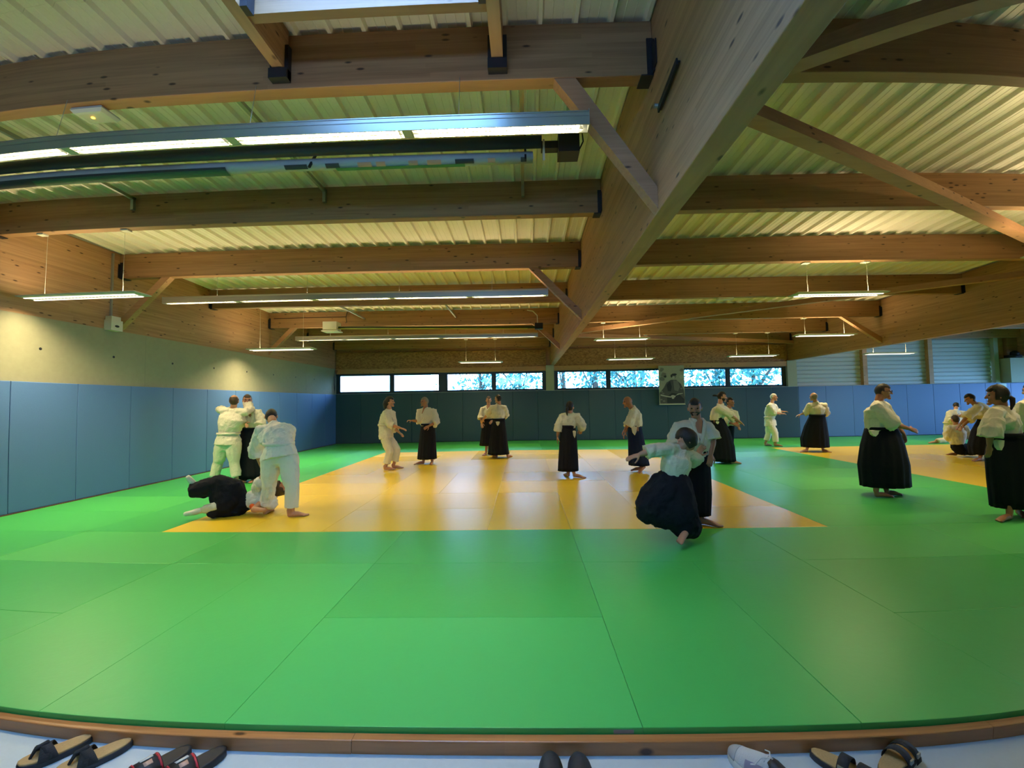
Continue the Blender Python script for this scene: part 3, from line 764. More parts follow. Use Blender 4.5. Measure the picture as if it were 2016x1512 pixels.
# ---------------------------------------------------------------- poster hung in front of the window band
a, b = AY(1297, 720, YF-.08), AY(1350, 795, YF-.08)
px0, px1, pz0, pz1 = a.x-.02, b.x-.02, b.z, a.z
po = thing('poster', 'black and white poster of a seated robed figure hung over the window', 'poster', ((px0+px1)/2, YF-.08, pz0))
yp = YF-.08
m = MB(); m.box(px0, px1, yp, yp+.006, pz0, pz1); m.build('sheet', plain('poster paper', (.34, .33, .25), .6), po)
g = [plain('print %d' % i, c, .6) for i, c in enumerate(((.015, .016, .022), (.07, .068, .065), (.17, .16, .14), (.42, .40, .33)))]
def poly(pts, k, d):
    m = MB(); w, hh = px1-px0, pz1-pz0
    f_ = [(px0+u*w, yp-.0008*d, pz0+v*hh) for u, v in pts]; bk = [(x, yp+.0002, z) for x, y, z in f_]
    m.rings([f_, bk]); m.build('print', g[k], po)
def blob(cx, cy, rx, ry, k, d, n=14, j=.12):
    poly([(cx+rx*math.cos(2*PI*i/n)*(1+rnd.uniform(-j, j)), cy+ry*math.sin(2*PI*i/n)*(1+rnd.uniform(-j, j))) for i in range(n)], k, d)
for cx, cy, rx, ry, k in ((.12, .9, .08, .05, 2), (.2, .76, .12, .06, 2), (.9, .88, .07, .04, 2), (.13, .66, .1, .05, 2), (.25, .72, .06, .03, 1), (.88, .7, .08, .06, 3)): blob(cx, cy, rx, ry, k, 1, 10, .3)
poly([(.18, .42), (.3, .56), (.47, .63), (.68, .63), (.86, .52), (.97, .36), (1, .15), (.99, .02), (.03, .02), (.02, .3)], 1, 2)
poly([(.3, .5), (.44, .6), (.5, .45), (.46, .33), (.34, .34)], 0, 3)
poly([(.56, .62), (.74, .6), (.82, .45), (.74, .33), (.6, .36)], 2, 3)
poly([(.3, .2), (.5, .29), (.78, .26), (.98, .12), (.98, .02), (.3, .02)], 0, 4)
poly([(.05, .225), (.3, .185), (.46, .17), (.46, .2), (.3, .215), (.06, .26)], 3, 5)
blob(.54, .2, .09, .035, 3, 6); blob(.53, .16, .05, .025, 3, 6)
poly([(.6, .21), (.78, .25), (.92, .27), (.92, .285), (.74, .27)], 3, 6)
blob(.6, .72, .085, .06, 2, 4); blob(.58, .69, .05, .035, 3, 5); blob(.61, .765, .1, .03, 0, 6); blob(.5, .73, .035, .04, 0, 6)
for cx, cy in ((.1, .33), (.16, .28), (.08, .12), (.18, .08), (.92, .05), (.88, .4)): blob(cx, cy, .05, .022, 2, 3, 9, .3)
m = MB(); m.cyl((px0-.01, yp, pz0-.012), (px1+.01, yp, pz0-.012), .012, 8); m.build('hanging_rod', M_WHITE, po)
m = MB()
for q in (px0+.1, px1-.1):
    m = MB(); m.cyl((q, yp+.003, pz1), (q, YF+.018, 2.86), .003, 5); m.build('cord', M_WHITE, po)

# ---------------------------------------------------------------- outside: white building and trees
bo = thing('neighbour_building', 'bright white building seen through the left windows', 'building', (-13.5, 26, ZF))
a = AY(789, 750, 25).x
m = MB(); m.box(-22, a, 25, 33, ZF, 7.5); m.build('wall', plain('white render', (.75, .9, .88), .8), bo)
m = MB(); m.box(-22.2, a+.2, 24.8, 33.2, 7.5, 7.7); m.build('roof_edge', M_SIDING, bo)
m = MB(); m.cyl((-11.2, 24.97, 4.3), (-11.2, 25.0, 4.3), .05, 8); m.build('vent', M_BLACK, bo)
m = MB(); m.box(-60, 80, YF+.7, 90, ZF-.3, ZF-.05); struct(m.build('ground', plain('grass', (.08, .15, .05), .9)), 'outside ground behind the hall', 'ground')
M_LEAF = plain('leaves', (.14, .36, .36), .7, var=.5, bscale=3)
M_BARK = plain('bark', (.10, .07, .05), .9)
def tree(px, y, z, r, rz, lab, n=1500, trunk=True):
    c = AY(px, 745, y); x = c.x
    t = thing('tree', lab, 'tree', (x, y, ZF), 'trees outside the windows')
    m = MB(); rr = random.Random(int(px))
    for i in range(n):
        a, b_ = rr.uniform(0, 2*PI), math.asin(rr.uniform(-1, 1)); q = rr.random()**.45
        p = V((x+r*q*math.cos(a)*math.cos(b_), y+r*q*.8*math.sin(a)*math.cos(b_), z+rz*q*math.sin(b_)))
        k = noise.noise(p*1.3)
        if k < -.12: continue
        s = rr.uniform(.10, .24); d1 = V((rr.uniform(-1, 1), rr.uniform(-1, 1), rr.uniform(-1, 1))).normalized(); d2 = d1.cross(V((.3, .2, 1))).normalized()
        m.add([p-d1*s, p+d2*s*.5, p+d1*s, p-d2*s*.5], [(0, 1, 2, 3)])
    o = m.build('foliage', M_LEAF, t, recalc=False); o['kind'] = 'stuff'
    m = MB(); m.tube([(x, y, ZF), (x+.1, y, z*.5), (x-.05, y, z+rz*.3)], [.22, .16, .07], 8)
    for k in range(2):
        a = rr.uniform(0, 2*PI); m.tube([(x, y, z*.5+.3*k), (x+r*.5*math.cos(a), y+r*.4*math.sin(a), z+rz*.2*k/4), (x+r*.8*math.cos(a), y+r*.6*math.sin(a), z+rz*.3)], [.08, .05, .02], 6)
    m.build('trunk', M_BARK, t)
tree(812, 36, 1.6, 3.0, 2.6, 'low tree beside the white building, seen in the second pane', 1600)
tree(945, 30, 3.5, 2.3, 3.4, 'dense tree filling the right half of the third pane', 2200)
tree(1022, 28, 3.6, 2.6, 3.6, 'dense tree filling the pane left of the central column', 2800)
tree(1108, 30, 4.0, 1.0, 3.0, 'thin tree just right of the central column', 260)
tree(1172, 27, 3.4, 1.5, 3.4, 'tree standing right of the bright gap in the fifth pane', 1500)
tree(1248, 26, 3.4, 2.7, 3.6, 'dense tree filling the pane left of the poster', 3000)
tree(1340, 27, 3.0, 1.1, 2.6, 'small tree partly behind the poster', 500)
tree(1412, 27, 3.2, 1.6, 3.2, 'tree filling the right half of the pane right of the poster', 1500)
tree(1482, 26, 3.4, 2.4, 3.6, 'dense tree filling the last pane on the right', 2600)
def portal(loc, sx, sy, rot):
    d = bpy.data.lights.new('window_portal', 'AREA'); d.shape = 'RECTANGLE'; d.size = sx; d.size_y = sy; d.energy = 1
    try: d.cycles.is_portal = True
    except Exception: return
    o = bpy.data.objects.new('window_portal', d); COL.objects.link(o); o.location = loc; o.rotation_euler = rot
try:
    portal((-3.3, YF+.25, 2.37), 8.3, .8, (-PI/2, 0, 0)); portal((5.7, YF+.25, 2.37), 9, .8, (-PI/2, 0, 0))
    portal((-1.75, YB-.15, 3.4), 5.5, .6, (PI/2, 0, 0))
    portal((XR+.2, 11.1, 1.3), 2.0, 9.2, (0, PI/2, 0)); 
except Exception: pass

# ---------------------------------------------------------------- people
def sm(a, b, t): t = max(0, min(1, (t-a)/(b-a))); return t*t*(3-2*t)
def frame_of(face, pitch=0, rollv=0):
    """axes of a head: forward, left, up; FACE = azimuth of the gaze in degrees (0 = towards +x, 90 = away from us)"""
    a = math.radians(face); p = math.radians(pitch)
    f = V((math.cos(a)*math.cos(p), math.sin(a)*math.cos(p), math.sin(p)))
    l = V((-math.sin(a), math.cos(a), 0)); u = f.cross(l)
    if rollv:
        q = Matrix.Rotation(math.radians(rollv), 3, f); l, u = q @ l, q @ u
    return f, l, u

def head_grid(c, F, k=1.0, nlat=15, nlon=22, mod=None, s=1.0):
    f, l, u = F; rr = []
    for i in range(nlat):
        el = -PI/2+PI*(i+.5)/nlat
        ring = []
        for j in range(nlon):
            az = 2*PI*j/nlon
            df, dl, du = math.cos(el)*math.cos(az), math.cos(el)*math.sin(az), math.sin(el)
            a, b, h = .097, .077, .118
            low = sm(.15, -.85, du)
            b_ = b*(1-.24*low); a_ = a*(1-.06*low) if df > 0 else a*(1-.34*low)
            kk = k*(mod(df, dl, du) if mod else 1)
            ring.append(c+(f*(df*a_)+l*(dl*b_)+u*(du*h))*(kk*s))
        rr.append(ring)
    return rr

def add_head(mb, c, F, s=1.0):
    f, l, u = F
    mb.rings(head_grid(c, F, s=s))
    P = lambda a, b, h: c+(f*a+l*b+u*h)*s
    mb.tube([P(.085, 0, .022), P(.103, 0, -.004), P(.110, 0, -.026)], [.007*s, .010*s, .015*s], 8)
    mb.ball(P(.080, 0, -.097), .025*s, .03*s, .02*s, ax=(f, l, u))
    mb.ball(P(.083, 0, -.062), .014*s, .024*s, .012*s, ax=(f, l, u))
    for q in (-1, 1):
        mb.ball(P(.080, q*.033, .034), .012*s, .026*s, .008*s, ax=(f, l, u))
        mb.ball(P(.066, q*.046, -.022), .02*s, .02*s, .02*s, ax=(f, l, u))
        mb.ball(P(-.006, q*.080, -.010), .018*s, .010*s, .031*s, ax=(f, l, u))

def add_hand(mb, wr, d, n, side=1, curl=.5, s=1.0):
    """palm, four fingers and a thumb; D = pointing direction, N = back-of-hand normal"""
    d = V(d).normalized(); n = V(n); n = (n-d*n.dot(d)).normalized(); w = d.cross(n)*side
    k = s
    P = lambda a, b, h: wr+(d*a+w*b+n*h)*k
    mb.tube([P(.0, 0, 0), P(.03, 0, 0), P(.06, 0, 0), P(.088, 0, -.002)], [.024*k, .034*k, .040*k, .038*k], 10, flat=[.020*k, .017*k, .016*k, .012*k], side=w)
    for i, (off, ln) in enumerate(((-.029, .066), (-.010, .078), (.010, .073), (.028, .058))):
        a = P(.085, off, 0); c1 = curl*.5
        segs = [a]; dirv = d; tot = 0
        for q, fr in enumerate((.45, .30, .25)):
            tot += c1*(.6 if q == 0 else 1.0)
            dv = d*math.cos(tot)-n*math.sin(tot)+w*(off*1.5)
            segs.append(segs[-1]+dv.normalized()*(ln*fr*k))
        mb.tube(segs, [.0095*k, .009*k, .0085*k, .0075*k], 7)
    t0 = P(.025, -.026, -.004)
    t1 = t0+(d*.6-w*.75-n*.25).normalized()*(.038*k); t2 = t1+(d*.85-w*.3-n*.4*(1+curl)).normalized()*(.032*k); t3 = t2+(d*.9-n*.4*(1+curl)).normalized()*(.02*k)
    mb.tube([t0, t1, t2, t3], [.013*k, .011*k, .010*k, .0085*k], 7)

def add_foot(mb, heel, az, s=1.0, pitch=0, lift=0):
    """bare foot resting on z = heel.z; AZ = azimuth of the toes"""
    a = math.radians(az); p = math.radians(pitch)
    f = V((math.cos(a)*math.cos(p), math.sin(a)*math.cos(p), math.sin(p))); w = V((-math.sin(a), math.cos(a), 0)); u = f.cross(w)
    P = lambda x, y, z: heel+(f*x+w*y+u*z)*s
    mb.tube([P(.0, 0, .032), P(.05, 0, .040), P(.11, 0, .036), P(.165, 0, .024), P(.20, 0, .017)], [.030*s, .033*s, .038*s, .044*s, .040*s], 10, flat=[.031*s, .038*s, .034*s, .022*s, .015*s], side=w)
    mb.tube([P(.01, 0, .05), P(.0, 0, .10)], [.034*s, .034*s], 8)
    for i, (y, l) in enumerate(((.030, .245), (.011, .242), (-.006, .234), (-.022, .224), (-.036, .212))):
        mb.tube([P(.195, y, .013), P(l-.01, y, .011)], [.011*s if i else .015*s]*2, 6)

def hair_mesh(c, F, style, parent, mat, s=1.0):
    f, l, u = F
    def base(df, dl, du):
        hl = .42+.10*abs(dl)
        if df > (.45 if style in ('bigpony', 'wrap') else .15) and not (du > hl): k = .86
        elif du < -.35 and df > (.35 if style == 'wrap' else -.25): k = .86
        elif df > (.38 if style in ('bigpony', 'wrap') else -.05) and du < .02: k = .86
        else: k = 1.10
        if du < -.62: k = .86
        return k
    def mod(df, dl, du):
        k = base(df, dl, du)
        if style == 'fringe' and (du > .62 or (du > .35 and df > -.1)): k = .86
        if style == 'crop' and k > 1: k = 1.07
        if style in ('thick', 'bigpony', 'wrap') and k > 1: k = 1.22
        if style == 'long' and k > 1: k = 1.2
        if k > 1: k += .03*noise.noise(V((df*6, dl*6, du*6)))
        return k
    m = MB(); m.rings(head_grid(c, F, 1.0, 22, 30, mod, s))
    P = lambda a, b, h: c+(f*a+l*b+u*h)*s
    if style in ('pony', 'bigpony'): m.tube([P(-.10, 0, -.01), P(-.13, 0, -.04), P(-.13, .005, -.10), P(-.11, .01, -.17)], [.022, .03, .026, .010], 8)
    if style == 'bun': m.tube([P(-.10, 0, .02), P(-.15, 0, .025), P(-.185, 0, .02)], [.018, .026, .02], 8)
    if style == 'long': 
        m.tube([P(-.06, 0, .0), P(-.09, 0, -.07), P(-.10, 0, -.13)], [.08, .072, .04], 10)
    return m.build('hair', mat, parent, True)

def beard_mesh(c, F, parent, mat, s=1.0):
    def mod(df, dl, du):
        if df > -.05 and du < -.22 and not (df > .75 and -.52 < du < -.42): return 1.07
        if df > .8 and -.36 < du < -.2 and abs(dl) < .35: return 1.08
        return .9
    m = MB(); m.rings(head_grid(c, F, 1.0, 24, 30, mod, s)); return m.build('beard', mat, parent, True)

def features(c, F, parent, s=1.0, glasses=False):
    f, l, u = F; P = lambda a, b, h: c+(f*a+l*b+u*h)*s
    for q in (-1, 1):
        m = MB(); m.ball(P(.083, q*.032, .010), .012*s, .014*s, .008*s, ax=(f, l, u)); m.build('eye', M_EYE, parent, True)
    m = MB(); m.ball(P(.094, 0, -.064), .0045*s, .020*s, .0045*s, ax=(f, l, u)); m.build('mouth', M_LIP, parent, True)
    if glasses:
        m = MB()
        for q in (-1, 1):
            pts = [P(.108, q*.034+.026*math.cos(t), .008+.019*math.sin(t)) for t in [2*PI*i/14 for i in range(15)]]
            m.tube(pts, .0025, 5, cap=False); m.bar(P(.106, q*.060, .012), P(.0, q*.082, .008), .004, .004, u)
        m.bar(P(.109, -.009, .01), P(.109, .009, .01), .004, .004, u)
        m.build('glasses', M_BLACK, parent)

def wrinkle(me, amp, sc):
    me.update()
    nr = [v.normal.copy() for v in me.vertices]
    for v, n in zip(me.vertices, nr):
        p = v.co*sc
        k = noise.noise(V((p.x, p.y, p.z*.7)))+.5*noise.noise(p*2.3)
        v.co += n*(amp*(abs(k)*1.6-.45))

def mid(a, b, t=.5): return a*(1-t)+b*t

def person(label, Y, head, face, neck, sh, arms, waist, pelvis, hem=None, skirt=None, legs=None, skin=M_SKIN, hair=('short', M_HDARK),
           beard=None, feat=True, glasses=False, gi=M_GI, hak=M_HAK, belt=None, girth=1.0, group=None, hs=1.0, feet=None, vneck=None,
           hair_on=True, patch=None, pitch=0, roll=0, dyhead=0, hairbuild=True):
    """joints are picked as (px, py, dy): a pixel of the photograph and a distance behind the figure's own depth Y"""
    J = lambda p: AY(p[0], p[1], Y+(p[2] if len(p) > 2 else 0))
    H, Nk = J(head), J(neck); S1, S2 = J(sh[0]), J(sh[1]); Wt, Pv = J(waist), J(pelvis)
    base = V((Pv.x, Pv.y, 0))
    r = thing('person', label, 'person', base, group)
    F = frame_of(face, pitch, roll); g = girth
    sv = (S2-S1); sw = sv.length/2; sd = sv.normalized()
    msh = mid(S1, S2)
    # --- body: one continuous surface
    b = MB(); add_head(b, H, F, hs)
    b.tube([msh+(Nk-msh)*.2, Nk, mid(Nk, H, .55)-F[0]*.01], [.062, .058, .056], 10)
    b.tube([Pv, Wt, mid(Wt, msh, .55), mid(Wt, msh, .92)], [.13, .12, .14, .09], 12, flat=[.10, .09, .10, .07], side=sd)
    for a in arms:
        Sx, E, Wr = J(a['s']), J(a['e']), J(a['w'])
        b.tube([mid(msh, Sx, .5), Sx, mid(Sx, E), E], [.06, .055, .048, .04], 10)
        b.tube([E, mid(E, Wr, .3), Wr], [.041, .042, .027], 10)
        d = V(a['d']) if 'd' in a else (Wr-E)
        add_hand(b, Wr+(Wr-E).normalized()*.012, d, a.get('n', (0, -.4, 1)), a.get('side', 1), a.get('curl', .6), 1.0)
    if legs:
        for q in legs:
            hp, kn, an = J(q['h']), J(q['k']), J(q['a'])
            b.tube([hp, mid(hp, kn), kn], [.075, .07, .055], 10); b.tube([kn, mid(kn, an, .3), an], [.053, .056, .036], 10)
            heel = V((an.x, an.y, max(.0, an.z-.09)+.001)) if 'z' not in q else V((an.x, an.y, an.z-.05))
            if 'z' not in q: heel.z = .001
            a_ = math.radians(q['toe']); heel -= V((math.cos(a_), math.sin(a_), 0))*.03
            b.tube([an, heel+V((0, 0, .07))], [.037, .036], 8)
            if not q.get('sock'): add_foot(b, heel, q['toe'], 1.0, q.get('pitch', 0))
            else:
                sk_ = MB(); add_foot(sk_, heel+V((0, 0, .0)), q['toe'], 1.06, q.get('pitch', 0)); solid(sk_, 'sock', M_SOCK, r, .009, .5)
    if feet:
        for q in feet:
            ft = J(q['p']); ft.z = .001+q.get('lift', 0); hp = V((Pv.x*.8+ft.x*.2, Pv.y*.8+ft.y*.2, Pv.z-.08))
            b.tube([hp, mid(hp, ft, .5), V((ft.x, ft.y, ft.z+.09))], [.07, .055, .036], 10)
            add_foot(b, ft, q['toe'], 1.0, q.get('pitch', 0))
    if vneck: # skin showing in the open collar
        fb = V((F[0].x, F[0].y, 0)).normalized() if vneck is True else V((math.cos(math.radians(vneck)), math.sin(math.radians(vneck)), 0))
        c0 = Nk-V((0, 0, .03))+fb*.045; c1 = mid(Wt, msh, .45)+fb*(.135*g)
        b.tube([c0, mid(c0, c1, .5)+fb*.012, c1], [.06, .04, .010], 8, flat=[.03, .03, .02], side=fb.cross(V((0, 0, 1))))
    solid(b, 'body', skin, r, .0068, .4, 2)
    # --- jacket
    jk = MB(); Hm = J(hem) if hem else Wt-V((0, 0, .03))
    torso = [Hm]; rx = [(.205 if hem else .150)*g]; ry = [(.168 if hem else .125)*g]
    if hem: torso.append(mid(Hm, Wt)); rx.append(.19*g); ry.append(.152*g)
    torso += [Wt, mid(Wt, msh, .35), mid(Wt, msh, .68), mid(Wt, msh, .93), mid(msh, Nk, .35)]
    rx += [.155*g, .185*g, max(.17, sw*.98)*g, sw*.80, .10]; ry += [.13*g, .15*g, .145*g, .105, .085]
    jk.tube(torso, rx, 16, flat=ry, side=sd, cap=False)
    jk.tube([mid(msh, Nk, .3), mid(msh, Nk, .85)], [.085, .072], 12, cap=False)
    for a in arms:
        Sx, E, Wr = J(a['s']), J(a['e']), J(a['w']); cu = a.get('cuff', .55); C = mid(E, Wr, cu) if cu >= 0 else mid(Sx, E, 1+cu)
        wd = a.get('wide', 1.0)
        pts = [mid(msh, Sx, .45), Sx, mid(Sx, E, .55)]; rr = [.078, .083, .086*wd]
        if cu > 0: pts += [E, C]; rr += [.092*wd, .100*wd]
        else: pts += [C]; rr += [.10*wd]
        dd = (pts[-1]-pts[-2]).normalized()
        jk.tube(pts, rr, 12, cap=False); jk.ball(pts[0], .08)
    solid(jk, 'jacket', gi, r, .012, .45, 3, lambda me: wrinkle(me, .018, 8.5))
    # lapels
    if vneck:
        lp = MB()
        for q in (-1, 1):
            w_ = fb.cross(V((0, 0, 1)))*q
            p0 = Nk+w_*.07-V((0, 0, .0)); p1 = c0+w_*.075+fb*.02; p2 = c1+w_*.02+fb*.03
            lp.tube([p0, p1, mid(p1, p2)+fb*.012, p2], [.022]*4, 8, flat=[.012]*4, side=w_)
        lp.build('lapel', gi, r, True)
    # --- belt knot and belt
    def band(c, a_, b_, h_, mat, nm):
        m = MB(); n = 24; fv = sd.cross(V((0, 0, 1))).normalized(); s2 = V((sd.x, sd.y, 0)).normalized()
        rg = lambda k, z: [c+s2*(a_*k*math.cos(2*PI*i/n))+fv*(b_*k*math.sin(2*PI*i/n))+V((0, 0, z)) for i in range(n)]
        m.rings([rg(.96, -h_), rg(1.02, -h_), rg(1.03, 0), rg(1.02, h_), rg(.96, h_)], close=False); return m.build(nm, mat, r, True)
    if hem: 
        band(Wt, .172*g, .148*g, .022, gi if belt is None else belt, 'belt')
    # --- trousers
    if legs:
        t = MB()
        t.tube([Pv+V((0, 0, .06)), Pv-V((0, 0, .05))], [.148*g, .14*g], 14, flat=[.12*g, .115*g], side=sd)
        for q in legs:
            hp, kn, an = J(q['h']), J(q['k']), J(q['a']); lo = mid(kn, an, .82)
            t.ball(hp, .118*g); t.tube([hp, mid(hp, kn), kn, mid(kn, an, .45), lo], [.112*g, .104*g, .092, .09, .088], 12, cap=False)
        solid(t, 'trousers', gi, r, .012, .45, 3, lambda me: wrinkle(me, .014, 7))
    # --- hakama: pleated skirt traced by its outline, ring by ring
    if skirt:
        st = []
        for q in skirt:
            py, l_, r_, dy = q[:4]; k = q[4] if len(q) > 4 else .82
            A, B = AY(l_, py, Y+dy), AY(r_, py, Y+dy); w_ = (B-A).length/2; c_ = mid(A, B); c_.z = max(.03, AY((l_+r_)/2, py, Y+dy-w_*k).z); st.append((c_, w_, w_*k))
        m = MB(); n = 84; NP = 15; rr = []; steps = []
        for i in range(len(st)-1):
            for k in range(4): steps.append(i+k/4)
        steps.append(len(st)-1)
        for tpos in steps:
            i = min(int(tpos), len(st)-2); t = tpos-i
            c = mid(st[i][0], st[i+1][0], t); a_ = st[i][1]*(1-t)+st[i+1][1]*t; b_ = st[i][2]*(1-t)+st[i+1][2]*t
            fr = tpos/(len(st)-1); ring = []
            for j in range(n):
                th = 2*PI*j/n; sa = (th*NP/(2*PI)) % 1
                pl = 1+(.012+.055*fr)*((sa*2-1) if sa < .85 else (1-(sa-.85)/.15)*1.4-.7)*.8
                nz = .03*fr*noise.noise(V((math.cos(th)*2+c.x, math.sin(th)*2, c.z*2)))
                ring.append(V((c.x+a_*math.cos(th)*(pl+nz-.02), c.y+b_*math.sin(th)*(pl+nz-.02), c.z)))
            rr.append(ring)
        c = st[-1][0]
        rr.append([c+(p-c)*.93+V((0, 0, .012)) for p in rr[-1]]); rr.append([c+(p-c)*.5+V((0, 0, .10)) for p in rr[-1]])
        m.rings(rr); hk = m.build('hakama', hak, r, True)
        c, a_, b_ = st[0]
        band(c+V((0, 0, .005)), a_*1.02, b_*1.04, .022, hak, 'waistband')
        if patch: # gap at the hip where the white jacket shows
            c2 = J(patch); m = MB(); d_ = V((c2.x-c.x, c2.y-c.y, 0)); 
            toC = (V((0, 0, c2.z))-V((c2.x, c2.y, 0))-V((0, 0, 0)))
            nrm = V((0, -1, 0))
            pw, ph = patch[3], patch[4]
            pts = [V((pw*x, 0, ph*z)) for x, z in ((-1, .9), (0, 1.05), (1, .9), (.75, -.2), (.1, -1), (-.6, -.4))]
            m.rings([[c2+p+V((0, -.012, 0)) for p in pts], [c2+p*1.02+V((0, .04, 0)) for p in pts]]); m.build('side_opening', gi, r)
    if hairbuild and hair: hair_mesh(H, F, hair[0], r, hair[1], hs)
    if beard: beard_mesh(H, F, r, beard, hs)
    if feat: features(H, F, r, hs, glasses)
    return r, J

def arm(s, e, w, **k): return dict(s=s, e=e, w=w, **k)

# group of four at the left
p1, J = person('bald-spotted man in white, seen from behind, arms raised towards the man with glasses', 8.0,
    (461, 789, 0), 105, (460, 803, 0), ((440, 808), (483, 811)),
    [arm((440, 809), (432, 806, .22), (446, 806, .42), wide=.85, n=(0, 0, 1)), arm((483, 811), (491, 806, .22), (487, 792, .40), wide=.95, cuff=.8, n=(0, 1, 0))],
    (450, 853), (449, 872), hem=(449, 875), girth=1.2,
    legs=[dict(h=(438, 876), k=(430, 910, .02), a=(420, 944), toe=110), dict(h=(460, 876), k=(461, 910), a=(466, 944), toe=75)],
    hair=('fringe', M_HBROWN), feat=False)
p2, J = person('man with glasses in black hakama facing the man with raised arms', 8.35,
    (487, 788, 0), 305, (491, 801), ((478, 812), (508, 812)),
    [arm((478, 812), (478, 828, -.1), (483, 835, -.3), n=(0, -1, 0)), arm((508, 812), (514, 832, -.05), (506, 845, -.2), wide=1.1, n=(0, -1, 0))],
    (493, 846), (493, 860), skirt=[(845, 477, 510, 0), (875, 472, 516, 0), (910, 470, 520, 0), (944, 472, 522, 0)],
    feet=[dict(p=(484, 948), toe=265), dict(p=(504, 948), toe=275)], hair=('short', M_HBROWN), glasses=True, vneck=True)
p3, J = person('man in white bending over, seen from behind, gripping the fallen person', 5.7,
    (534, 820, .38), 112, (537, 830, .26), ((512, 845, .2), (571, 843, .2)),
    [arm((514, 845, .2), (504, 885, .32), (516, 920, .42), wide=1.15, cuff=.35, curl=1.4, n=(-1, -.2, 0)), arm((571, 845, .2), (566, 885, .5), (542, 915, .6), cuff=.5, curl=1.2, n=(0, 1, 0))],
    (549, 873, .03), (550, 893, 0), hem=(552, 902, 0), girth=1.18,
    legs=[dict(h=(533, 905), k=(530, 955, .02), a=(524, 1001, .1), toe=100), dict(h=(568, 905), k=(575, 958, -.05), a=(574, 1008, -.05), toe=15)],
    hair=('crop', M_HDARK), feat=False, gi=M_GI2, pitch=-35)

def blobcloth(nm, tubes, mat, Y, parent, voxel=.014, amp=.018, sc=9):
    m = MB()
    for t in tubes: m.tube([AY(q[0], q[1], Y+q[2]) for q in t], [q[3] for q in t], 12)
    return solid(m, nm, mat, parent, voxel, .45, 3, lambda me: wrinkle(me, amp, sc))

# the man lying on the mats
Yl = 5.7
r4 = thing('person', 'fallen man in black hakama and white socks, rolling on his back on the mats', 'person', (AY(440, 1000, Yl).x, Yl, 0))
Jl = lambda x, y, d=0: AY(x, y, Yl+d)
b = MB(); F4 = frame_of(60, 60)
Hl = Jl(551, 962, .35); Hl.z = max(Hl.z, .14); add_head(b, Hl, F4)
b.tube([Jl(530, 972, .3), Jl(541, 966, .33)], [.06, .055], 10)
b.tube([Jl(450, 985, .05), Jl(490, 985, .2), Jl(525, 972, .3)], [.12, .12, .12], 12)
b.tube([Jl(510, 965, .2), Jl(512, 950, .1), Jl(518, 932, 0)], [.05, .042, .028], 10); add_hand(b, Jl(518, 931, 0), (.1, .1, 1), (-1, 0, 0), 1, .5)
b.tube([Jl(512, 992, .1), Jl(500, 1003, -.1), Jl(521, 1004, -.15)], [.05, .042, .028], 10)
b.tube([Jl(455, 980), Jl(410, 965), Jl(386, 958, -.05), Jl(379, 951, -.1)], [.09, .06, .05, .036], 10)
b.tube([Jl(455, 995), Jl(430, 1000, -.1), Jl(405, 1003, -.15)], [.09, .06, .045], 10)
solid(b, 'body', M_SKIN, r4, .008, .4)
blobcloth('hakama', [[(470, 990, .1, .15), (455, 962, .05, .17), (430, 952, 0, .13), (400, 962, -.05, .13), (384, 965, -.1, .11)],
    [(470, 995, .1, .16), (440, 1000, 0, .14), (425, 1004, -.1, .11), (420, 1010, -.12, .08)], [(430, 960, 0, .14), (448, 990, 0, .19)], [(480, 985, .12, .13), (490, 990, .15, .11)]], M_HAK, Yl, r4)
blobcloth('jacket', [[(492, 985, .15, .13), (512, 980, .2, .15), (530, 975, .3, .13)], [(512, 975, .2, .10), (510, 958, .12, .095), (512, 948, .05, .085)], [(528, 985, .15, .11), (535, 992, .1, .09)]], M_GI2, Yl, r4)
blobcloth('trouser_leg', [[(428, 995, -.12, .075), (410, 1001, -.15, .06), (402, 1003, -.15, .055)]], M_GI, Yl, r4)
blobcloth('sock', [[(398, 1004, -.16, .042), (380, 1009, -.18, .040), (365, 1012, -.2, .032)]], M_SOCK, Yl, r4, .01, .002)
blobcloth('sock', [[(383, 956, -.08, .042), (378, 948, -.1, .040), (370, 939, -.12, .03)]], M_SOCK, Yl, r4, .01, .002)
m = MB(); m.tube([Jl(496, 996, -.02), Jl(502, 1003, -.06)], [.035, .035], 8); m.build('belt', M_ORANGE, r4, True)
hair_mesh(Hl, F4, 'thick', r4, M_HBROWN)

# pair in front of the windows
person('long-haired person in white with hands held out, facing the man in hakama', 9.65,
    (767, 791, 0), 5, (766, 803), ((757, 811, -.14), (772, 811, .16)),
    [arm((759, 813, -.16), (768, 836, -.18), (787, 842, -.15), cuff=.35, curl=.5, n=(0, -.3, 1)), arm((772, 813, .14), (776, 842, .1), (786, 851, .0), cuff=.4, n=(0, 0, 1))],
    (757, 836), (760, 856), hem=(761, 862), girth=.95,
    legs=[dict(h=(759, 864, -.08), k=(767, 890, -.08), a=(760, 917, -.08), toe=5), dict(h=(766, 862, .1), k=(781, 885, .1), a=(776, 912, .1), toe=15)],
    hair=('long', M_HDARK))
person('grey-templed man in black hakama facing the long-haired person', 10.45,
    (836, 791, 0), 222, (838, 802), ((825, 808, -.03), (854, 808, .05)),
    [arm((826, 809, 0), (824, 829, -.08), (813, 828, -.15), cuff=.3, curl=1.1, n=(0, 0, 1)), arm((854, 809, .05), (858, 831, -.05), (845, 838, -.2), cuff=.4, wide=1.15, curl=.8, n=(0, -1, .3))],
    (840, 836), (840, 848), skirt=[(836, 829, 856, 0), (860, 826, 858, 0), (885, 823.5, 859, 0), (905, 822, 860, 0)],
    feet=[dict(p=(834, 909, -.05), toe=200), dict(p=(851, 910, -.05), toe=275)], skin=M_SKIN2, hair=('short', M_HGREY), vneck=230)
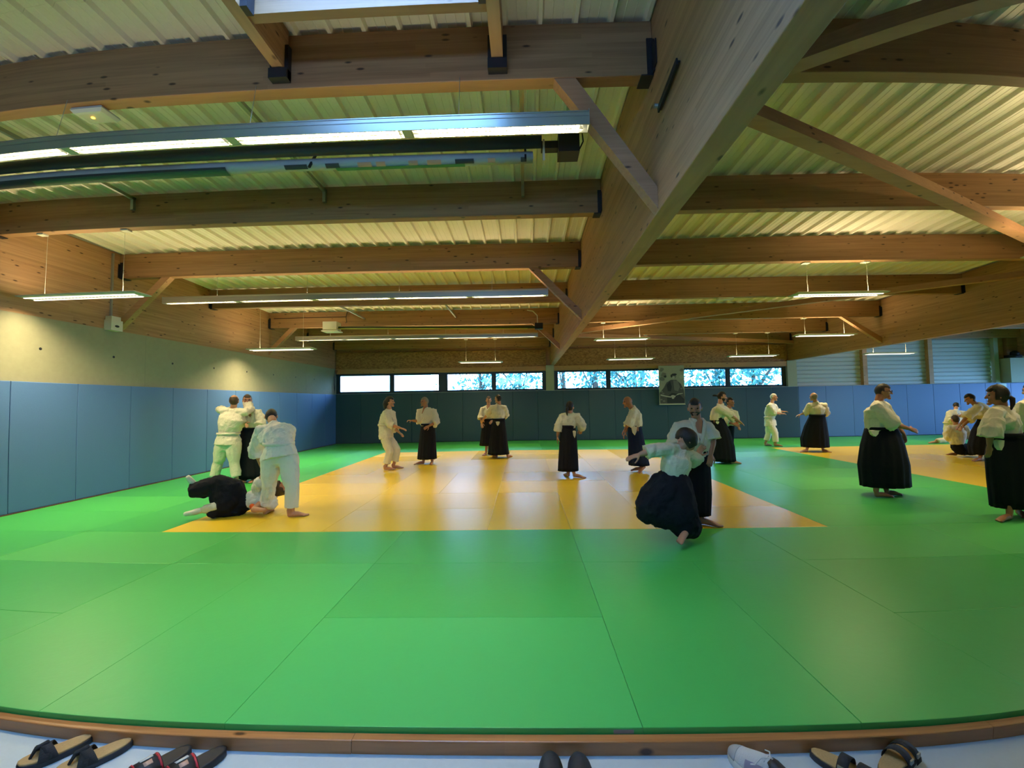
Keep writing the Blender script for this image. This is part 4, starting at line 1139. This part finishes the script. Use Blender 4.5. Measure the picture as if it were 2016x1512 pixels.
person('smiling man in black hakama held by his partner, facing us', 12.0,
    (962, 788), 290, (962, 798), ((950, 804), (972, 804)),
    [arm((950, 805), (946, 820, -.05), (948, 832, -.15), cuff=.35, n=(0, -1, 0)), arm((972, 805), (976, 818, 0), (970, 826, -.1), n=(0, -1, 0))],
    (962, 826), (962, 838), skirt=[(826, 951, 975, 0), (850, 947, 976, 0), (878, 944, 977, 0)],
    feet=[dict(p=(957, 887, -.05), toe=255), dict(p=(968, 886), toe=285)], hair=('short', M_HBROWN), vneck=270)
person('short-haired man in black hakama, seen from behind, gripping his smiling partner', 11.3,
    (981, 785), 150, (983, 795), ((968, 801), (993, 801)),
    [arm((969, 802), (961, 813, .1), (952, 825, .2), cuff=.25, n=(0, -1, 0)), arm((993, 802), (997, 816, .12), (987, 824, .3), n=(0, 1, 0))],
    (982, 825), (981, 838), skirt=[(826, 970, 994, 0), (850, 966, 997, 0), (875, 962, 1000, 0), (896, 960, 1003, 0)],
    feet=[dict(p=(978, 897, .0), toe=120), dict(p=(999, 898, 0), toe=60)], hair=('crop', M_HDARK), patch=(980, 834, -.16, .055, .06))
person('woman with a ponytail in black hakama standing alone, back to us', 8.4,
    (1122, 801), 55, (1122, 812), ((1106, 819), (1136, 818)),
    [arm((1107, 820), (1100, 838, -.02), (1098, 858, 0), cuff=.55, n=(-1, 0, 0)), arm((1136, 820), (1146, 837, 0), (1144, 845, .15), cuff=.6, n=(0, 1, 0))],
    (1119, 841), (1119, 852), skirt=[(840, 1104, 1133, 0), (865, 1101, 1136, 0), (900, 1099.5, 1138, 0), (929, 1098, 1139, 0)],
    feet=[dict(p=(1119, 935, -.05), toe=100), dict(p=(1130, 936, -.1), toe=330)], hair=('pony', M_HDARK), feat=False, girth=.9, patch=(1131, 855, -.18, .03, .07), hs=.97)
person('bald bearded man in navy hakama stepping, leaning forward to the left', 8.95,
    (1236, 791), 185, (1242, 801), ((1247, 809, -.13), (1251, 808, .15)),
    [arm((1246, 811, -.14), (1239, 832, -.18), (1231, 844, -.16), cuff=.45, wide=1.1, curl=1.0, n=(-1, 0, .2)), arm((1250, 810, .14), (1240, 832, .12), (1232, 850, .06), n=(-1, 0, 0))],
    (1252, 836), (1253, 848), skirt=[(838, 1236, 1262, 0), (860, 1236, 1267, 0), (890, 1237, 1273, 0), (918, 1238, 1279, 0)],
    feet=[dict(p=(1262, 922, .0), toe=190, lift=.02), dict(p=(1270, 930, -.1), toe=215, pitch=-25, lift=.08)], skin=M_SKIN2, hair=None, hak=M_NAVY, feat=True, patch=(1249, 848, -.19, .055, .09), pitch=-8)
# the near pair on the right
person('bearded man in black hakama facing us, standing over the turning partner', 5.2,
    (1368, 803), 246, (1371, 824), ((1335, 838), (1393, 838)),
    [arm((1336, 840), (1326, 872, -.05), (1340, 892, -.25), cuff=.5, n=(0, -1, 0)), arm((1393, 840), (1403, 868, -.05), (1400, 892, -.12), cuff=-.05, wide=1.15, curl=.5, n=(0, -1, .2))],
    (1371, 893), (1372, 912), skirt=[(890, 1347, 1396, 0), (930, 1344, 1399, 0), (975, 1346, 1401, 0), (1018, 1350, 1399, 0)],
    feet=[dict(p=(1380, 1026, -.05), toe=320), dict(p=(1362, 1022), toe=250)], skin=M_SKIN2, hair=('short', M_HDARK), beard=M_HDARK, vneck=268, girth=1.05, pitch=-10)
r12, J = person('dark-haired person in spreading black hakama spinning low, one arm flung left', 4.55,
    (1353, 866), 165, (1341, 878), ((1318, 884, -.05), (1352, 893, .12)),
    [arm((1318, 884, -.05), (1286, 886, -.1), (1261, 894, -.12), cuff=.6, wide=.85, curl=.4, n=(0, -.3, 1)), arm((1352, 893, .12), (1365, 905, .25), (1372, 895, .3), n=(0, 1, 0))],
    (1327, 932), (1328, 950), hair=('wrap', M_HDARK), feat=False, pitch=-25)
blobcloth('hakama', [[(1328, 938, 0, .15), (1328, 965, 0, .20), (1330, 1000, -.02, .22), (1342, 1022, -.04, .19), (1348, 1036, -.05, .13)],
    [(1318, 955, 0, .19), (1290, 985, .0, .20), (1278, 1005, 0, .17), (1275, 1012, 0, .13)], [(1330, 1000, 0, .22), (1300, 1005, 0, .20)], [(1345, 1025, -.04, .18), (1360, 1038, .0, .13)]], M_HAK, 4.55, r12, .014, .018, 9)
m = MB(); h_ = AY(1356, 1050, 4.42); h_.z = max(h_.z, .07); add_foot(m, h_, 222, .95, -16); solid(m, 'bare_foot', M_SKIN, r12, .008, .5)
# farther pairs on the right
person('bearded man with a hair bun in black hakama, facing right', 9.95,
    (1421, 781), 338, (1418, 793), ((1411, 801, -.14), (1427, 803, .16)),
    [arm((1413, 803, -.15), (1437, 816, -.18), (1452, 826, -.15), cuff=.15, n=(0, -.3, 1)), arm((1427, 805, .14), (1440, 822, .12), (1453, 829, .05), n=(0, 0, 1))],
    (1409, 824), (1412, 838), skirt=[(824, 1399, 1424, 0), (850, 1401, 1437, 0), (880, 1404, 1445, 0), (910, 1405, 1448, 0)],
    feet=[dict(p=(1440, 909, -.1), toe=0), dict(p=(1420, 910, .1), toe=350)], hair=('bun', M_HDARK), beard=M_HDARK, patch=(1413, 832, -.2, .03, .03), pitch=-5)
person('man half hidden behind the bearded man with the bun', 10.45,
    (1437, 792), 300, (1436, 803), ((1426, 811), (1447, 811)),
    [arm((1427, 812), (1430, 830, -.1), (1442, 834, -.2), n=(0, -1, 0)), arm((1447, 812), (1449, 830, -.02), (1453, 838, -.2), cuff=.3, n=(0, -1, 0))],
    (1434, 835), (1434, 847), skirt=[(835, 1424, 1446, 0), (870, 1422, 1444, 0), (903, 1420, 1444, 0)],
    feet=[dict(p=(1430, 905), toe=300)], skin=M_SKIN2, hair=('short', M_HDARK))
person('white-haired man all in white with hands held out to the right', 13.4,
    (1523, 782), 312, (1520, 792), ((1513, 798, -.14), (1524, 798, .16)),
    [arm((1514, 799, -.15), (1524, 813, -.18), (1539, 814, -.15), cuff=.15, n=(0, -.3, 1)), arm((1524, 799, .14), (1529, 810, .12), (1541, 810, .1), n=(0, 0, 1))],
    (1515, 821), (1516, 832), hem=(1517, 838), girth=1.02, gi=M_GI2,
    legs=[dict(h=(1518, 838, -.08), k=(1526, 854, -.1), a=(1527, 873, -.1), toe=350), dict(h=(1514, 838, .1), k=(1513, 854, .1), a=(1508, 870, .1), toe=10)],
    hair=('crop', M_HWHITE))
person('balding man in wide black hakama facing left towards the white-haired man', 11.9,
    (1602, 781), 112, (1605, 789), ((1592, 797), (1623, 797)),
    [arm((1593, 798), (1587, 812, .05), (1578, 815, .12), cuff=.5, n=(0, -.3, 1)), arm((1623, 798), (1627, 812, .1), (1620, 818, .3), n=(0, 1, 0))],
    (1608, 818), (1608, 828), skirt=[(818, 1595, 1623, 0), (840, 1585, 1626, 0), (865, 1578, 1629, 0), (882, 1580, 1630, 0)],
    feet=[dict(p=(1589, 885, -.1), toe=190), dict(p=(1620, 886, -.1), toe=280)], hair=('fringe', M_HGREY), girth=1.05)
person('man with glasses in black hakama stretching one arm out to the right', 6.5,
    (1738, 771), 322, (1731, 786), ((1721, 797, -.16), (1741, 797, .18)),
    [arm((1724, 800, -.17), (1757, 834, -.22), (1788, 843, -.2), cuff=.05, wide=1.2, curl=.25, d=(1, 0, -.35), n=(-.2, -1, .5)), arm((1741, 800, .16), (1764, 838, .1), (1778, 852, .0), cuff=.3, d=(.1, -.1, -1), curl=.7, n=(1, 0, 0))],
    (1728, 845), (1730, 862), skirt=[(845, 1706, 1764, 0, .8), (880, 1699, 1775, 0, .8), (920, 1694, 1784, 0, .75), (963, 1698, 1788, 0, .7)],
    feet=[dict(p=(1725, 972, -.12), toe=350), dict(p=(1745, 970, -.02), toe=355)], skin=M_SKIN2, hair=('short', M_HDARK), glasses=True, girth=1.2, patch=(1722, 853, -.27, .06, .045), pitch=-4)
# tangle at the far right
r18, J = person('person in white lunging with one leg stretched back along the mats', 13.3,
    (1883, 799, .2), 60, (1882, 807, .1), ((1868, 812), (1897, 812)),
    [arm((1869, 813), (1872, 828, -.15), (1884, 822, -.25), cuff=.5, n=(0, -1, 0)), arm((1897, 813), (1902, 826, .1), (1896, 832, .2), n=(0, 1, 0))],
    (1871, 832), (1874, 845), hem=(1874, 850), girth=1.1,
    legs=[dict(h=(1870, 852, 0), k=(1862, 866, 0), a=(1841, 869, 0), toe=170), dict(h=(1880, 852, .1), k=(1890, 862, .1), a=(1888, 880, .1), toe=0)],
    hair=('short', M_HDARK), feat=False, pitch=-40)
r19, J = person('kneeling person with a white jacket and dark hakama, back to us, in the tangle', 10.3,
    (1881, 826), 80, (1882, 834), ((1869, 842), (1900, 842)),
    [arm((1869, 843), (1866, 858, .05), (1876, 868, .15), n=(0, 1, 0)), arm((1900, 843), (1907, 856, 0), (1898, 866, .1), n=(0, 1, 0))],
    (1884, 872), (1890, 880), hair=('crop', M_HBROWN), feat=False, gi=M_GI2, pitch=-15, hs=.95)
blobcloth('hakama', [[(1886, 877, 0, .15), (1892, 885, 0, .15)], [(1890, 884, 0, .13), (1915, 884, -.05, .15), (1930, 882, 0, .12)]], M_HAK, 10.3, r19)
m = MB(); add_foot(m, AZ(1882, 897, .01), 175, 1.0, 5); add_foot(m, AZ(1898, 897, .01), 10, 1.0, 5); solid(m, 'bare_foot', M_SKIN2, r19, .009, .5)
r20, J = person('dark-haired man leaning left with straight arms, pressing the kneeling person down', 9.7,
    (1910, 785), 152, (1919, 795), ((1925, 801, -.14), (1934, 799, .15)),
    [arm((1925, 803, -.15), (1906, 818, -.15), (1891, 834, -.12), cuff=.3, wide=1.1, n=(0, 0, 1)), arm((1934, 803, .12), (1912, 822, .1), (1896, 838, .05), cuff=.3, n=(0, 0, 1))],
    (1945, 826), (1946, 838), skirt=[(828, 1928, 1960, 0), (850, 1918, 1963, 0), (880, 1912, 1966, 0), (897, 1915, 1968, 0)],
    feet=[dict(p=(1930, 901, -.1), toe=190), dict(p=(1950, 901, 0), toe=260)], skin=M_SKIN2, hair=('short', M_HDARK), feat=True, pitch=-20)
person('woman with a dark ponytail in black hakama, nearest figure at the right edge', 5.15,
    (1964, 779), 146, (1973, 797), ((1958, 812, -.16), (1982, 806, .16)),
    [arm((1958, 815, -.16), (1950, 845, -.2), (1948, 874, -.2), cuff=.55, wide=1.25, n=(0, -1, 0)), arm((1982, 810, .16), (1975, 840, .2), (1960, 865, .15), n=(0, 0, 1))],
    (1985, 858), (1985, 872), skirt=[(858, 1952, 2016, 0, .7), (900, 1947, 2022, 0, .7), (950, 1951, 2026, 0, .7), (1005, 1957, 2030, 0, .7)],
    feet=[dict(p=(1988, 1014, -.1), toe=195), dict(p=(2005, 1018, .1), toe=240)], skin=M_SKIN2, hair=('bigpony', M_HDARK), patch=(1969, 876, -.24, .045, .06), hs=1.0)
person('person in white cut off by the right edge of the picture, behind the ponytailed woman', 5.9,
    (2030, 770), 180, (2028, 786), ((2010, 798, -.16), (2036, 798, .16)),
    [arm((2012, 800, -.16), (2008, 835, -.1), (2000, 850, .0), n=(0, 0, 1)), arm((2036, 800, .16), (2040, 835, .2), (2030, 860, .1), n=(0, 0, 1))],
    (2026, 845), (2026, 860), skirt=[(845, 2004, 2050, 0), (900, 2000, 2056, 0), (985, 2000, 2060, 0)],
    feet=[dict(p=(2020, 990), toe=190)], hair=('short', M_HDARK))

# ---------------------------------------------------------------- footwear left on the lower floor
def outline(L, w0, w1, n=22, toe=1.0):
    """sole outline, x forward (toe), y sideways"""
    pts = []
    for i in range(n):
        t = 2*PI*i/n; c, s = math.cos(t), math.sin(t)
        x = L/2*c; u = (c+1)/2
        w = w0*(1-u)+w1*u; w *= (1-.10*math.exp(-((u-.42)/.16)**2))
        pts.append((x, math.copysign(abs(s)**.8, s)*w/2*1.0+.006*math.sin(PI*u)*1))
    return pts
def shoe_at(name, label, cat, px, py, az, group, sc=1.08):
    p = AZ(px, py, ZF+.02)
    r = thing(name, label, cat, (p.x, p.y, ZF), group); 
    r.matrix_world = Matrix.Translation((p.x, p.y, ZF)) @ Matrix.Rotation(math.radians(az), 4, 'Z') @ Matrix.Diagonal((sc, sc, sc, 1)); return r
def part(mb, name, mat, r, smooth=True):
    o = mb.build(name, mat, None, smooth); o.parent = r; return o
M_CORK = plain('cork footbed', (.50, .30, .11), .75, 0, .3, 120, .15); M_RUB = plain('black rubber', (.012, .013, .018), .55, 0, .1, 80)
M_STRAP = plain('black nubuck strap', (.018, .017, .018), .8, 0, .3, 150)
def sandal(lab, px, py, az, thong=False, grp='cork sandals on the lower floor'):
    r = shoe_at('sandal', lab, 'sandal', px, py, az, grp); o = outline(.27, .075, .102)
    m = MB(); m.rings([[(x*k, y*k, z) for x, y in o] for k, z in ((.96, .0006), (1, .006), (1, .022), (.985, .026))]); part(m, 'sole', M_RUB, r)
    m = MB(); m.rings([[(x*k, y*k, z) for x, y in o] for k, z in ((.955, .0262), (.96, .032), (.93, .0345), (.80, .032))]); part(m, 'footbed', M_CORK, r)
    def strap(xa, xb, w, h, tw=0):
        m = MB(); n = 11; top = []; bot = []
        for i in range(n):
            t = i/(n-1); a = PI*t; y = -math.cos(a)*w/2; z = .024+math.sin(a)*h
            xc = xa+(xb-xa)*t
            top.append([(xc-.019+tw, y*1.0, z), (xc+.019, y, z), (xc+.019, y*.95, z-.004), (xc-.019+tw, y*.95, z-.004)])
        m.rings(top); part(m, 'strap', M_STRAP, r)
    if thong:
        strap(.0, .05, .104, .045); strap(.05, .01, .100, .05)
        m = MB(); m.tube([(.02, .0, .075), (.06, 0, .068), (.085, 0, .034)], [.010, .009, .006], 8); part(m, 'toe_post', M_STRAP, r)
    else:
        strap(.055, .055, .108, .052); strap(-.005, -.005, .10, .056)
        for x in (.055, -.005):
            m = MB(); m.box(x-.012, x+.012, -.052, -.046, .045, .062); part(m, 'buckle', M_STEEL, r, False)
    return r
def slide(lab, px, py, az):
    r = shoe_at('slide', lab, 'slide', px, py, az, 'printed black slides'); o = outline(.27, .085, .10)
    m = MB(); m.rings([[(x*k, y*k, z) for x, y in o] for k, z in ((.96, .0006), (1, .006), (1, .028), (.97, .034), (.88, .033))]); part(m, 'sole', M_RUB, r)
    m = MB(); sec = []
    for i in range(13):
        a = PI*i/12; y = -math.cos(a)*.054; z = .02+math.sin(a)*.05
        sec.append([(-.02, y, z), (.075, y*.98, z*.96), (.075, y*.93, z*.96-.006), (-.02, y*.94, z-.006)])
    m.rings(sec); band = part(m, 'band', M_RUB, r)
    def dec(x0, x1, a0, a1, mat):
        m = MB(); s_ = []
        for i in range(7):
            a = a0+(a1-a0)*i/6; y = -math.cos(a)*.0552; z = .021+math.sin(a)*.0512
            s_.append([(x0, y, z), (x1, y*.985, z*.975), (x1, y*.95, z*.96), (x0, y*.95, z-.004)])
        m.rings(s_); o = m.build('print', mat, None, True); o.parent = band; o.matrix_parent_inverse = Matrix()
    dec(-.017, -.009, .2, 2.9, plain('red edge', (.5, .02, .03), .5)); dec(.068, .074, .2, 2.9, plain('red edge', (.5, .02, .03), .5))
    dec(.0, .045, .9, 1.5, plain('white print', (.8, .78, .75), .5)); dec(.01, .04, 1.7, 2.1, plain('tan print', (.6, .35, .25), .5))
    return r
def clog(lab, px, py, az):
    r = shoe_at('clog', lab, 'clog', px, py, az, 'black clogs'); o = outline(.275, .085, .105)
    m = MB(); m.rings([[(x*k, y*k, z) for x, y in o] for k, z in ((.95, .0006), (1, .006), (1, .024), (.97, .03))]); part(m, 'sole', M_RUB, r)
    m = MB(); rr = []
    for i in range(10):
        t = i/9; x = -.01+.145*t; wd = .052*math.sqrt(max(.02, 1-(t**3.2))); hh = .062*math.sqrt(max(.03, 1-t**2.6))
        rr.append([(x, -math.cos(PI*j/12)*wd, .028+math.sin(PI*j/12)*hh) for j in range(13)]+[(x, math.cos(PI*j/12)*wd*.9, .028+math.sin(PI*j/12)*hh*.88) for j in range(13)])
    m.rings(rr); part(m, 'toe_cap', M_RUB, r); return r
def sneaker(lab, px, py, az):
    r = shoe_at('sneaker', lab, 'sneaker', px, py, az, None); o = outline(.29, .08, .10)
    mw = plain('white rubber', (.75, .75, .7), .5); ml = plain('white mesh', (.72, .72, .74), .7, 0, .3, 200); mg = plain('grey violet overlay', (.30, .27, .36), .6)
    m = MB(); m.rings([[(x*k, y*k, z) for x, y in o] for k, z in ((.96, .0006), (1.0, .006), (1.0, .028), (.97, .034))]); part(m, 'sole', mw, r)
    def up(x0, x1, inf, nm, mat, a0=0, a1=PI):
        m = MB(); rr = []
        for i in range(14):
            t = i/13; x = x0+(x1-x0)*t; u = (x+.145)/.29
            wd = (.038+.010*u)*math.sqrt(max(.02, 1-max(0, (u-.55)/.45)**2.6))*math.sqrt(max(.03, 1-max(0, (.12-u)/.12)**2)); hh = (.088-.050*sm(.35, .95, u))*math.sqrt(max(.03, 1-max(0, (u-.8)/.2)**2))
            wd += inf; hh += inf
            rr.append([(x, -math.cos(a0+(a1-a0)*j/14)*wd, .030+math.sin(a0+(a1-a0)*j/14)*hh) for j in range(15)]+[(x, -math.cos(a1+(a0-a1)*j/14)*(wd-.004), .030+math.sin(a1+(a0-a1)*j/14)*(hh-.004)) for j in range(15)])
        m.rings(rr); return part(m, nm, mat, r)
    up(-.04, .143, 0, 'upper', ml); up(-.143, -.04, .001, 'heel_counter', mg, 0, .8); up(-.143, -.04, .001, 'heel_counter', mg, PI-.8, PI)
    up(.095, .144, .0015, 'toe_guard', plain('pale grey', (.5, .5, .5), .6)); up(-.03, .05, .0015, 'side_overlay', mg, .15, .7); up(-.03, .05, .0015, 'side_overlay', mg, PI-.7, PI-.15)
    m = MB()
    for k in range(5):
        x = -.03+k*.022; z = .115-.010*k
        m.tube([(x, -.022, z-.012), (x+.008, 0, z+.002), (x+.012, .022, z-.012)], .0028, 5)
    m.tube([(-.03, 0, .115), (-.01, .03, .112), (.0, .05, .09), (.02, .045, .075)], .0026, 5); m.tube([(-.03, 0, .115), (-.01, -.03, .112), (.02, -.05, .09)], .0026, 5)
    part(m, 'laces', plain('white lace', (.8, .8, .8), .7), r)
    m = MB(); m.tube([(-.13, 0, .06), (-.09, 0, .07), (-.04, 0, .09)], [.03, .034, .03], 10); part(m, 'lining', M_RUB, r)
    return r
sandal('left cork sandal of the leftmost pair, black crossed straps', 108, 1481, 236, True)
sandal('right cork sandal of the leftmost pair, nearest the black slides', 186, 1491, 233, True)
slide('left black slide with red edged print', 304, 1513, 238)
slide('right black slide with red edged print, farther from the sandals', 374, 1515, 235)
clog('left one of the two plain black clogs', 1086, 1549, 89)
clog('right one of the two plain black clogs', 1146, 1551, 91)
sneaker('white and grey laced sneaker pointing at the sill', 1502, 1530, 120)
sandal('cork sandal beside the sneaker, heel towards the mats', 1668, 1520, 305, False, 'cork sandals at the right')
sandal('cork sandal farthest right, turned askew with a wide black strap', 1768, 1500, 28, False, 'cork sandals at the right')
# dry label left on the edge of a mat and chips in the sill
a = AY(1208, 1440, YM-.001); b = AY(1248, 1438, YM-.001)
m = MB(); m.box(a.x, b.x, YM-.0005, YM+.001, -.028, -.010); o = m.build('sticker', plain('grey tape', (.30, .29, .25), .6)); o.parent = floor
